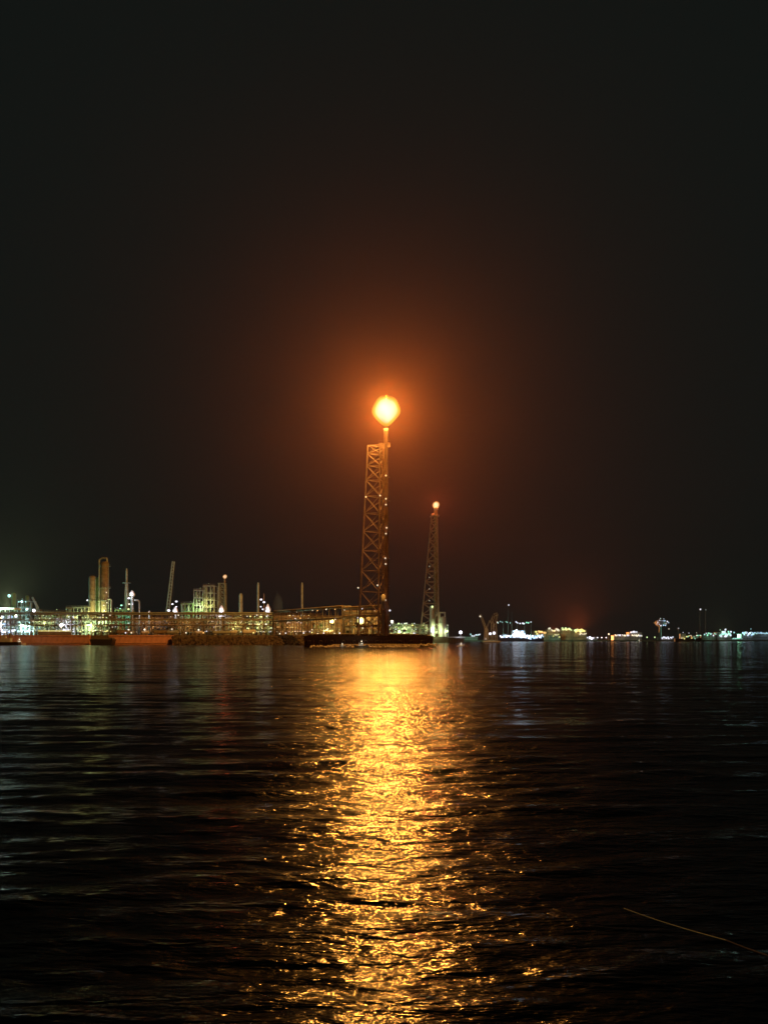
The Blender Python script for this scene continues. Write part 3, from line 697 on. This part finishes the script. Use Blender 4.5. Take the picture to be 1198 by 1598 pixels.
rack('pipe_rack', 'raised short pipe rack joining the foot of the tallest flare', [(X(535, 398), 398), (X(592, 372), 372)], Z(949, 396), 6, 4, (1.0, .68, .3), 'dsteel', ['rust', 'silver'], 5, 7, ('warm', 'white'))

# long sheds behind the rack
def shed(px0, px1, py, D, label, mat='siding', depth=18, doors=3, lamps=0, cols=('orange',), light=0, lightcol='orange', name='shed'):
    t = thing(name, label, 'shed', loc(px0, D)); W_ = wx(px1 - px0, D); H = zz(py, D); n = max(3, int((px1 - px0) / 6)); w = W_ / n
    pm = MB().box(.04, w - .04, 0, .35, 0, H).mesh('wall_panel'); pm.materials.append(M[mat])
    for k in range(n): put('wall_panel', pm, t, (k * w, .05 * (k % 2), 0))
    MB().box(0, W_, .45, depth, 0, H - .1).build('hall', M[mat], t)
    mb = MB(); mb.add([(-.6, -.8, H + .1), (W_ + .6, -.8, H + .1), (W_ + .6, depth / 2, H + 1.7), (-.6, depth / 2, H + 1.7), (-.6, depth + .8, H + .1), (W_ + .6, depth + .8, H + .1)], [(0,1,2,3), (3,2,5,4), (0,3,4), (1,5,2), (0,4,5,1)])
    mb.build('roof', M['dsteel'], t)
    for k in range(doors):
        x = W_ * (k + .5) / doors
        MB().box(x - 1.8, x + 1.8, -.12, .0, 0, 4.4).build('roller_door', M['dsteel'], t)
        MB().box(x + 2.8, x + 5.2, -.1, .0, 5.4, 7.0).build('window', M['glass'], t)
    rr = random.Random(int(px0))
    for k in range(lamps): bulb(t, (rr.uniform(0, W_), -1.0, rr.uniform(3, H - 1)), .3, rr.choice(cols), 1.2)
    if light: 
        for k in range(max(1, int(W_ / 22))): glow(t, (W_ * (k + .5) / max(1, int(W_ / 22)), -7, H * .5), light, lightcol)
    return t
shed(172, 208, 969, 540, 'orange-lit shed right of the yellow-lit decks behind the rack', doors=2, lamps=2, light=1500)
shed(209, 262, 963, 545, 'long brown shed behind the orange tangle of vessels', doors=4, light=1200)
shed(263, 318, 961, 541, 'long brown shed behind the rack under the leaning boom', doors=4, lamps=3, light=1200)
shed(353, 386, 963, 530, 'brown shed between the rack-side unit and the crowded lamp unit', doors=2, lamps=3, cols=('yellow',), light=500)
shed(426, 498, 960, 548, 'orange brown shed behind the lone right mast', doors=5, light=1800)
shed(484, 534, 964, 500, 'dark olive shed behind the round yellow lamp', mat='siding', doors=3, light=1500, lightcol='yellow')
shed(537, 592, 956, 425, 'high yellow-brown wall hall behind the biggest yellow lamp', mat='siding', doors=3, light=3500, lightcol='yellow')

# low equipment and lamps along the yard edge, px 170-600
def edge_drum(px, D, L, r, label, mat, c=None, s_=1.4):
    t = thing('storage_drum', label, 'drum', loc(px, D))
    MB().capsule((0, 0, r + .7), (L, 0, r + .7), r).build('shell', M[mat], t)
    for f in (.18, .82): MB().box(L * f - .25, L * f + .25, -r * .8, r * .8, 0, .95).build('saddle', M['concrete'], t)
    MB().bar((L * .5, 0, r * 2 + .6), (L * .5, 0, r * 2 + 1.6), .16, 6).build('nozzle', M['steel'], t)
    if c: bulb(t, (L * .5, -r - .5, r * 2 + 1.2), .5, c, s_)
edge_drum(184, 489, 7, 1.3, 'rusty drum on the quay edge right of the dark barge', 'rust')
edge_drum(196, 490, 5, 1.0, 'short silver drum with a warm lamp on the quay edge', 'silver', 'warm')
edge_drum(222, 489, 4, 1.1, 'white drum with the brightest lamp of the orange quay', 'white', 'warm', 2.2)
edge_drum(241, 490, 8, 1.2, 'long rusty drum near the right end of the orange quay', 'rust')
edge_drum(262, 490, 6, 1.2, 'silver drum above the join of quay and rock bank', 'silver', 'warm', .8)
edge_drum(306, 490, 4, 1.0, 'white drum with a warm lamp on the rock bank, under the boom', 'white', 'warm', 1.6)
edge_drum(333, 490, 10, 1.0, 'long pale drum on the rock bank below the red flare tower', 'silver')
edge_drum(361, 490, 3, 1.3, 'pale drum with a yellow lamp left of the crowded unit', 'white', 'yellow', 1.8)
edge_drum(380, 490, 7, 1.4, 'yellow-lit drum leaning against the crowded lamp unit', 'white', 'yellow', 1.2)
edge_drum(505, 470, 5, 1.1, 'white drum near the water right of the rock bank end', 'white', 'warm', 1.2)
# row of low bollard lamps along the yard edge behind the jetty
ORD = ('first', 'second', 'third', 'fourth', 'fifth', 'sixth', 'seventh', 'eighth', 'ninth', 'tenth', 'eleventh', 'last')
for i, px in enumerate((437, 446, 455, 463, 474, 487, 496, 505, 514, 522, 530, 541)):
    D = 486 if px < 486 else 470
    lamp_mast(px, 989 - (i * 7 % 3), D, ORD[i] + ' small lamp from the left in the low row along the yard edge', ('warm', 'white', 'yellow')[i % 3], .36, 1.6, 0, 'low lamps along the yard edge', G1)
for px, c in ((197, 'white'), (206, 'warm'), (291, 'warm'), (318, 'orange'), (396, 'yellow')):
    lamp_mast(px, 987.5, 487, {197: 'small white lamp on the orange quay left of the white drum', 206: 'small warm lamp on the orange quay beside the white drum', 291: 'small warm lamp on the rock bank right of the quay end', 318: 'dull orange lamp on the rock bank below the rack-side unit', 396: 'yellow lamp on the yard edge before the crowded lamp unit'}[px], c, .4, 1.5)

# ------------------------------------------------------------------ steam plume
def plume():
    D = 552.0; t = thing('steam_plume', 'dim pale steam plume drifting up right of the white cone vessel', 'steam', loc(434, D))
    mb = MB(); pts = [(434, 962, 2), (434, 957, 5), (434, 948, 8), (434.5, 940, 7.5), (434, 932, 5.5), (433, 926, 2.2), (432, 923, .5)]
    n = 16
    for px, py, r in pts:
        for k in range(n):
            a = 2 * math.pi * k / n; q = wx(r, D) * (1 + .12 * math.sin(3 * a + py))
            mb.v.append((wx(px - 434, D) + q * math.cos(a), q * math.sin(a), zz(py, D)))
    for i in range(len(pts) - 1):
        for k in range(n): mb.f.append((i*n + k, i*n + (k+1) % n, (i+1)*n + (k+1) % n, (i+1)*n + k)); mb.sm.append(True)
    mb.f += [tuple(range(n))[::-1], tuple(range((len(pts)-1)*n, len(pts)*n))]; mb.sm += [False, False]
    m = bpy.data.materials.new('steam'); m.use_nodes = True; nn = m.node_tree; nn.nodes.clear()
    out = nn.nodes.new('ShaderNodeOutputMaterial'); v = nn.nodes.new('ShaderNodeVolumePrincipled')
    v.inputs['Color'].default_value = (.9, .95, .9, 1); v.inputs['Density'].default_value = .05; v.inputs['Anisotropy'].default_value = .3
    nn.links.new(v.outputs[0], out.inputs['Volume'])
    mb.build('vapour', m, t)
plume()

# ------------------------------------------------------------------ boats
def hull(L, B, H, mat, t, name='hull', sheer=.5):
    mb = MB(); n = 12; rows = []
    for i in range(n + 1):
        u = i / n; x = L * (u - .5); b = B / 2 * (1 - max(0, (u - .62) / .38) ** 2.2) * (1 - .18 * max(0, (.15 - u) / .15)); s_ = H + sheer * (max(0, u - .5) * 2) ** 2
        b = max(b, .03)
        rows.append([(x, -b, s_), (x, -b * .8, -.5), (x, b * .8, -.5), (x, b, s_)])
    for r in rows: mb.v += r
    for i in range(n):
        a = i * 4; b = a + 4
        mb.f += [(a, b, b + 1, a + 1), (a + 1, b + 1, b + 2, a + 2), (a + 2, b + 2, b + 3, a + 3), (a, a + 3, b + 3, b)]; mb.sm += [False] * 4
    mb.f += [(0, 1, 2, 3), (n*4, n*4 + 3, n*4 + 2, n*4 + 1)]; mb.sm += [False] * 2
    return mb.build(name, M[mat], t)
def tug(px, D, L, label, mat, rz=0.0, lampc='warm', light=0, name='tug_boat', cab=True):
    t = thing(name, label, 'boat', (X(px, D), D, 0), rz)
    hull(L, L * .28, L * .11, mat, t)
    if cab:
        c = MB().box(-L * .22, L * .12, -L * .09, L * .09, L * .1, L * .24).build('cabin', M['white'], t)
        for k in range(4): MB().box(-L * .2 + k * L * .08, -L * .155 + k * L * .08, -L * .095, -L * .091, L * .16, L * .21).build('window', M['glass'], c)
        MB().box(-L * .05, L * .1, -L * .07, L * .07, L * .242, L * .33).build('wheelhouse', M['white'], t)
        MB().bar((0, 0, L * .33), (0, 0, L * .6), .07, 5).build('mast', M['steel'], t)
        MB().lathe([(L*.03, 0), (L*.03, L*.16)], 10, (-L * .17, 0, L * .24)).build('funnel', M['rust'], t)
        bulb(t, (0, -.3, L * .45), L * .02 + .1, lampc, 1.8)
    MB().box(-L * .48, L * .3, -L * .145, -L * .138, L * .06, L * .09).build('rubbing_strake', M['dark'], t)
    if light: glow(t, (0, -L * .3, L * .5), light, lampc, .4)
    return t
tug(31, 470, 7.5, 'pinkish white tug moored at the left end of the orange quay', 'white', 0, 'warm', 450)
tug(8, 462, 17, 'black low workboat in front of the white tug at the left edge', 'hull', math.pi, 'warm', 0)
tug(564, 340, 5.6, 'small white boat lying under the jetty edge before the flare', 'white', .05, 'warm', 160, 'motor_boat')
tug(534, 340, 3.2, 'tiny grey boat moored at the jetty left of the small white boat', 'silver', .1, 'warm', 50, 'motor_boat')
tug(719, 395, 3.4, 'tiny boat with a pink-white lamp floating off the narrow pier', 'white', .3, 'warm', 90, 'motor_boat')
def barge(px0, px1, D, label):
    t = thing('barge', label, 'barge', (X(px0, D), D, 0)); L = wx(px1 - px0, D)
    mb = MB(); mb.add([(0,0,3.4),(L,0,3.4),(L-1.2,0.3,-.5),(1.2,0.3,-.5),(0,7,3.4),(L,7,3.4),(L-1.2,6.7,-.5),(1.2,6.7,-.5)], [(0,3,2,1),(4,5,6,7),(0,1,5,4),(1,2,6,5),(2,3,7,6),(3,0,4,7)])
    mb.build('hull', M['hull'], t)
    MB().box(0.8, L - .8, .6, 6.4, 3.4, 4.3).build('hatch_coaming', M['dsteel'], t)
    for k in range(5): MB().box(1.0 + k * (L - 2) / 5, 1.0 + (k + .92) * (L - 2) / 5, .8, 6.2, 4.3, 4.5).build('hatch_cover', M['dsteel'], t)
    for x in (.6, L - .6): MB().lathe([(.2,0),(.15,.4),(.28,.5),(.28,.6)], 8, (x, .4, 3.4)).build('bollard', M['dsteel'], t)
barge(140, 176, 474, 'dark flat barge moored between the two orange quay walls')

# ------------------------------------------------------------------ far shore on the right
FZ = 2.3
def fl(px, D=1400): return Vector((X(px, D), D, FZ))
def block(px0, px1, py, D, label, mat='concrete', lampset=(), floors=3, cat='building', name='building', win=None, light=0, lightcol='white', roof=True, depth=16, group=None):
    """far building: walls, flat roof with parapet, windows, lamps at photo places"""
    t = thing(name, label, cat, fl(px0, D), 0, group); W_ = wx(px1 - px0, D); H = Z(py, D) - FZ
    MB().box(0, W_, 0, depth, 0, H).build('wall', M[mat], t)
    if roof: MB().box(-.4, W_ + .4, -.4, depth + .4, H + .01, H + .6).build('roof', M['dsteel'], t)
    n = max(2, int(W_ / 4)); wm = MB().box(-.8, .8, -.12, 0, -.7, .7).mesh('window'); wm.materials.append(M['glass'] if not win else lampmat(win, .5))
    for k in range(n):
        for f in range(floors):
            z = H * (f + .55) / floors
            if H / floors > 2.2: put('window', wm, t, (W_ * (k + .5) / n, 0, z))
    for (lx, ly, c, r, s_) in lampset: bulb(t, (wx(lx - px0, D), -1.5 - r, Z(ly, D) - FZ), r, c, s_ * .6)
    if light: glow(t, (W_ * .5, -9, max(3, H * .9)), light * .06, lightcol, 1.5)
    return t
rr = random.Random(77)
def strip(x0, x1, y, c, n, r=(.8, 1.4), s_=(1, 2.6), jy=1.2):
    return [(x0 + (x1 - x0) * (k + .5 + rr.uniform(-.3, .3)) / n, y + rr.uniform(-jy, jy), rr.choice(c), rr.uniform(*r), rr.uniform(*s_)) for k in range(n)]
# quay cranes lit orange
def harbour_crane(px, D, label, pts, feet, mat='rust', w=1.4):
    t = thing('harbour_crane', label, 'crane', (X(px, D), D, 1.0)); f = lambda p: Vector((wx(p[0] - px, D), p[2] if len(p) > 2 else 0, Z(p[1], D) - 1.0))
    for nm, a, b, ww in pts: 
        A, B = f(a), f(b); d = (B - A).normalized(); s_ = Vector((d.z, 0, -d.x)) * ww / 2
        for u in (-1, 1): MB().bar(A + s_ * u, B + s_ * u, ww * .16, 5).build(nm, M[mat], t)
        n = max(2, int((B - A).length / (ww * 1.1)))
        for k in range(n): MB().bar(A.lerp(B, k / n) + s_ * (1 if k % 2 else -1), A.lerp(B, (k + 1) / n) - s_ * (1 if k % 2 else -1), ww * .1, 4).build('lacing', M[mat], t)
    for a in feet: bulb(t, f(a[:2]) + Vector((0, -2.5, 0)), a[3], a[2], a[4])
    return t
DC = 820
harbour_crane(763, DC, 'orange-lit harbour crane with a thin boom raised to the left', [('boom', (758, 982), (749, 958), 1.6), ('leg', (756, 999), (758, 981), 1.8), ('leg', (761, 999), (759, 981), 1.8), ('back_stay', (758, 982), (764, 968), 1.0)],
              ((748.5, 962, 'warm', .9, .9), (764, 989, 'white', 1.3, 1.8), (757, 997, 'white', .6, .6)))
harbour_crane(770, DC + 6, 'orange-lit harbour crane with a hooked head beside the thin-boomed one', [('leg', (767, 999), (768, 970), 2.2), ('leg', (774, 999), (772, 972), 2.2), ('boom', (766, 972), (770, 961), 2.2), ('jib', (770, 960), (776, 958), 2.4), ('back_stay', (776, 958), (773, 970), 1.4)],
              ((770, 988, 'white', 1.5, 2.0), (775, 971, 'warm', .7, .8), (763, 1000.5, 'warm', .5, .7), (769.5, 1000.5, 'white', .5, .7)))
t = thing('crane_pontoon', 'low pontoon on the water carrying the two orange harbour cranes', 'pontoon', (X(752, DC), DC, 0))
MB().box(0, wx(28, DC), -4, 12, -.6, 1.05).build('hull', M['hull'], t); MB().box(.5, wx(28, DC) - .5, -3.6, -3.4, 1.05, 1.9).build('bulwark', M['rust'], t)
glow(t, (wx(11, DC), -18, 9), 9000, 'orange', 1.0, 'SPOT', 98)  # unseen spot added out over the water to brighten the cranes
# ships
def ship(px0, px1, D, label, deck, house, lampset, mat='hull', masts=(), light=0, lightcol='white', name='cargo_ship'):
    x0, x1 = X(px0, D), X(px1, D); L = x1 - x0; zd = Z(deck, D)
    t = thing(name, label, 'ship', ((x0 + x1) / 2, D, 0)); hull(L, L * .15, zd, mat, t, sheer=zd * .25)
    for i, (a, b, py) in enumerate(house):
        h = MB().box(X(a, D) - (x0 + x1) / 2, X(b, D) - (x0 + x1) / 2, -L * .05, L * .05, zd + .05, Z(py, D)).build('deckhouse', M['white'], t)
        n = max(2, int((b - a) * D / FPX / 3)); 
        for k in range(n):
            x = X(a + (b - a) * (k + .5) / n, D) - (x0 + x1) / 2
            MB().box(x - .6, x + .6, -L * .05 - .15, -L * .05 - .02, zd + (Z(py, D) - zd) * .6, zd + (Z(py, D) - zd) * .85).build('window', M['glass'], h)
    for (px, py, r) in masts:
        MB().bar((X(px, D) - (x0 + x1) / 2, 0, zd), (X(px, D) - (x0 + x1) / 2, 0, Z(py, D)), r, 6, r * .5).build('mast', M['dsteel'], t)
    for (lx, ly, c, r, s_) in lampset: bulb(t, (X(lx, D) - (x0 + x1) / 2, -L * .09 - 2, Z(ly, D)), r, c, s_)
    if light: glow(t, (0, -L * .1 - 10, zd + 8), light * .25, lightcol, 1.2)
    return t
DS = 1250
ship(776, 848, DS, 'long dark ship with a cluster of blue-white lamps amidships', 995.5, ((798, 818, 984), (783, 790, 990), (826, 838, 991)),
     strip(778, 800, 993, ('white', 'blue'), 13, (.9, 1.5), (1.2, 2.8), 1.6) + strip(799, 818, 989, ('white', 'white', 'blue'), 24, (1.3, 2.3), (1.6, 3.2), 5) + strip(819, 846, 994, ('blue', 'white', 'blue'), 20, (.9, 1.6), (1.2, 2.6), 3)
     + strip(774, 796, 971, ('green', 'cyan'), 6, (.7, 1.1), (.5, 1.0), 1.3) + strip(801, 828, 972, ('white', 'green'), 8, (.8, 1.3), (.8, 1.5), 1.5) + [(792, 944.5, 'white', 1.1, 1.0)],
     masts=((792, 944, .5), (798, 955, .45), (806, 970, .5), (818, 970, .5), (785, 970, .4), (828, 971, .4)), light=26000, lightcol='cyan')
ship(1052, 1094, 1300, 'dim ship with small yellowish lamps left of the green-lit quay', 996.5, ((1060, 1068, 989), (1078, 1088, 992)), strip(1060, 1092, 994, ('yellow', 'warm', 'green'), 14, (.7, 1.2), (.5, 1.3), 3.2) + [(1063, 987, 'white', .7, .7), (1072, 988, 'white', .7, .7), (1084, 987.5, 'warm', .7, .6)])
# orange terminal
for px0, px1, py, lab, c in ((833, 852, 985, 'leftmost hall of the orange-lit terminal, yellow lamps on its eave', ('yellow', 'orange')), (853, 873, 983, 'middle hall of the orange-lit terminal with pale lamps', ('warm', 'yellow')),
                             (874, 892, 982, 'third hall of the orange-lit terminal beside the biggest yellow lamps', ('yellow', 'ygreen'))):
    block(px0, px1, py, 1400, lab, 'siding', strip(px0 + 1, px1 - 1, py - .5 + (3 if px0 == 833 else 0), c, 9, (1.1, 2.0), (1.0, 2.2), 2.4), 2, light=30000, lightcol='orange')
block(893, 915, 983, 1395, 'rightmost hall of the orange-lit terminal with the biggest yellow lamps', 'siding', strip(896, 911, 984.5, ('yellow', 'ygreen'), 14, (1.5, 2.4), (1.2, 2.4), 2.6) + strip(903, 914, 989, ('warm',), 5, (1.1, 1.6), (1, 2), .8), 2, light=42000, lightcol='orange')
block(858, 874, 992, 1385, 'low lit gatehouse before the middle terminal hall', 'concrete', strip(862, 873, 993, ('yellow', 'warm'), 6, (1.0, 1.5), (1, 1.8), 3), 1)
# white lamp row
block(914, 931, 994.5, 1400, 'low quay shed with the brightest white lamp right of the orange terminal', 'concrete', [(919, 995, 'white', 2.3, 3), (922, 996.5, 'white', 2.0, 3), (915, 995, 'white', 1.3, 2), (925, 995.5, 'white', 1.2, 2), (921, 998, 'white', 1.0, 1.2)], 1, light=15000)
for i, px in enumerate((931.5, 938, 945)):
    lamp_mast(px, 995, 1400, ('first', 'middle', 'last')[i] + ' of three small white lamps right of the brightest quay lamp', 'white', 1.1, 1.6, 0, None, FZ)
lamp_mast(949, 989.5, 1400, 'pale pink lamp on a mast left of the lamp row', 'warm', 1.4, 1.5, 0, None, FZ)
block(957, 981, 992, 1400, 'long low shed with a row of warm white lamps', 'concrete', strip(957, 981, 991.5, ('warm', 'white'), 9, (1.0, 1.6), (1.2, 2.4), .8), 1, light=8000, lightcol='warm')
block(981, 1001, 987, 1402, 'two-storey lit shore building right of the warm lamp row', 'concrete', strip(982, 993, 986, ('white',), 5, (1.2, 1.8), (1.4, 2.4), 1) + strip(984, 1001, 992, ('white', 'warm'), 9, (1.1, 1.6), (1.2, 2.4), .9), 2, light=8000, lightcol='warm')
tug(996.5, 1180, 8, 'tiny boat with a pinkish lamp out on the water before the lit shore building', 'white', .4, 'warm', 500, 'motor_boat')
for i, px in enumerate((1008.5, 1020.5)):
    lamp_mast(px, 994.5, 1400, ('left', 'right')[i] + ' of two greenish lamps between the shore building and the white quay lamp', 'ygreen', 1.2, 1.2, 0, None, FZ)
block(1029, 1051, 995, 1400, 'low shed with bright white lamps left of the dim ship', 'concrete', strip(1030, 1050, 995, ('white',), 9, (1.1, 1.7), (1.4, 2.6), 1.4), 1, light=6000)
# tower head with a ring of lamps
t = thing('lookout_tower', 'tower whose round head carries a ring of blue-white lamps', 'tower', fl(1029, 1400))
H = Z(972, 1400) - FZ
MB().lathe([(2.6, 0), (2.0, H - 7), (2.2, H - 6)], 12).build('shaft', M['hull'], t)
MB().lathe([(2.5, H - 7), (8, H - 3), (8.5, H + 2), (6, H + 4), (.3, H + 6)], 20).build('head', M['dsteel'], t)
for k in range(14):
    a = 2 * math.pi * k / 14; bulb(t, (10.2 * math.cos(a) * rr.uniform(.7, 1.1), -11.2, 5.6 * math.sin(a) * rr.uniform(.6, 1.1) + H), rr.uniform(.8, 1.4), ('blue', 'white', 'blue')[k % 3], rr.uniform(.3, 1.5))
for px, py, c, s_ in ((1027, 965.5, 'cyan', .5), (1032, 966, 'blue', .4), (1040, 981.5, 'warm', .6)): bulb(t, (wx(px - 1029, 1400), -9.6, Z(py, 1400) - FZ), 1.0, c, s_)
MB().lathe([(9.8, -.4), (10.8, 0), (9.8, .4)], 20, (0, 0, H)).build('gallery', M['steel'], t)
lamp_mast(1057.5, 980.5, 1400, 'faint grey lamp on a pole right of the ring of lamps', 'white', 1.1, .35, 0, None, FZ)
lamp_mast(1091.5, 951, 1400, 'lone white lamp high on the tallest far mast', 'white', 1.5, .8, 0, None, FZ)
lamp_mast(1100, 951.5, 1402, 'very faint lamp right of the lone high lamp', 'white', .8, .15, 0, None, FZ)
# green-lit quay
block(1097, 1116, 992, 1400, 'green-lit shed at the left of the green quay', 'concrete', strip(1097, 1116, 991, ('green', 'cyan', 'white'), 10, (1.0, 1.7), (.8, 2.2), 2.8), 2, light=15000, lightcol='green')
block(1118, 1140, 987, 1404, 'largest green-lit building in the middle of the green quay', 'concrete', strip(1121, 1139, 989.5, ('cyan', 'green', 'white', 'cyan'), 22, (1.2, 2.1), (1.0, 2.6), 4) + [(1130, 982.5, 'white', 1.7, 1.8), (1122, 983, 'green', 1.1, .7)], 3, light=34000, lightcol='green')
block(1141, 1156, 996, 1398, 'low quay strip of green lamps below the largest green building', 'concrete', strip(1141, 1156, 996.5, ('green', 'cyan'), 9, (.9, 1.3), (1.0, 1.7), .5), 1, light=6000, lightcol='green')
lamp_mast(1144, 987, 1402, 'teal lamp on a pole right of the largest green building', 'cyan', 1.4, .8, 0, None, FZ)
block(1156, 1174, 990, 1400, 'blue-white lit building right of the green quay', 'concrete', strip(1157, 1174, 989, ('white', 'blue', 'cyan'), 17, (1.2, 1.8), (1.0, 2.6), 2.6) + [(1170, 981.5, 'blue', 1.0, .5)], 2, light=16000, lightcol='blue')
block(1175, 1212, 991, 1400, 'long shed with a blue strip of lamps at the right edge', 'concrete', strip(1175, 1212, 988, ('blue', 'blue', 'cyan'), 30, (1.0, 1.5), (.7, 1.6), 1.0), 1, light=14000, lightcol='blue')
block(722, 745, 994, 1400, 'low far shed with small white lamps behind the pier lamp', 'concrete', strip(733, 749, 991.5, ('white', 'cyan'), 8, (.9, 1.4), (1.2, 2.2), 1.6), 1, light=6000, lightcol='green')

def added_glow_lamp(px, py, D, label, c, power, base=FZ):
    # unseen lamp added behind an object to make the glow in the air above
    t = lamp_mast(px, py, D, label, c, .9, 1.0, 0, None, base)
    glow(t, (0, .8, Z(py, D) - base), power, c, 1.0, 'POINT')
added_glow_lamp(903, 985, 1424, 'added unseen orange glow lamp behind the rightmost terminal hall', 'deep_orange', 1.5e6)
added_glow_lamp(865, 985.5, 1424, 'added unseen orange glow lamp behind the middle terminal hall', 'deep_orange', 8.0e5)
added_glow_lamp(1129, 989.5, 1428, 'added unseen green glow lamp behind the largest green-lit building', 'green', 4.5e5)
added_glow_lamp(811, 992, 1268, 'added unseen teal glow lamp behind the long dark ship', 'green', 2.5e5, 0.5)
t = thing('blocker_tank', 'added broad pale tank at the far left edge, blocking the green lamp behind it', 'tank', loc(8, 590))  # tank added to keep the glow lamp behind it off the water
MB().lathe([(13, 0), (13, zz(957, 590) - 1), (12.8, zz(957, 590) - .7), (6, zz(957, 590)), (.1, zz(957, 590) + .4)], 36, (0, 0, 0)).build('shell', M['silver'], t)
for k in range(6): MB().lathe([(13.05, 0), (13.15, .05), (13.15, .25), (13.05, .3)], 36, (0, 0, 2.4 * (k + 1))).build('wind_girder', M['steel'], t)
added_glow_lamp(6, 958.5, 608, 'added unseen green glow lamp behind the broad tank at the far left', 'green', 6.0e5, G1)
# ------------------------------------------------------------------ rope running down to the water in the foreground
def wat(px, py, z): 
    D = (CAM_H - z) * FPX / (py - 998.0); return Vector((X(px, D), D, z))
t_ = thing('mooring_rope', 'taut thin rope entering the dark water at the lower right, yellow then blue', 'rope', wat(976, 1419, 0))
A = wat(976, 1419, 0.0); B = wat(1133, 1468, .62); C_ = wat(1330, 1529, 1.35)
def sag(a, b, s_): return [a.lerp(b, k / 8) - Vector((0, 0, s_ * 4 * (k / 8) * (1 - k / 8))) - t_.location for k in range(9)]
MB().path([A - t_.location + (A - B).normalized() * .5] + sag(A, B, .015), .0075, 8).build('yellow_strand', M['line'], t_)
MB().path(sag(B, C_, .02), .009, 8).build('blue_strand', M['lineb'], t_)

# ------------------------------------------------------------------ haze
def build_haze():
    bm = bmesh.new(); bmesh.ops.create_cube(bm, size=1.0)
    bmesh.ops.scale(bm, vec=(5200, 5200, HAZE_TOP + 2.2), verts=bm.verts)
    bmesh.ops.translate(bm, vec=(0, 0, (HAZE_TOP - 2.2) / 2), verts=bm.verts)
    me = bpy.data.meshes.new('haze'); bm.to_mesh(me); bm.free()
    o = bpy.data.objects.new('haze', me); COL.objects.link(o); o['kind'] = 'stuff'
    m = bpy.data.materials.new('haze_air'); m.use_nodes = True; n = m.node_tree; n.nodes.clear()
    out = n.nodes.new('ShaderNodeOutputMaterial'); v = n.nodes.new('ShaderNodeVolumePrincipled')
    v.inputs['Color'].default_value = (1.0, 0.46, 0.33, 1); v.inputs['Density'].default_value = HAZE_DENSITY
    v.inputs['Anisotropy'].default_value = 0.87
    n.links.new(v.outputs[0], out.inputs['Volume']); me.materials.append(m)
HAZE_TOP = 320.0
HAZE_DENSITY = 0.000072
build_haze()
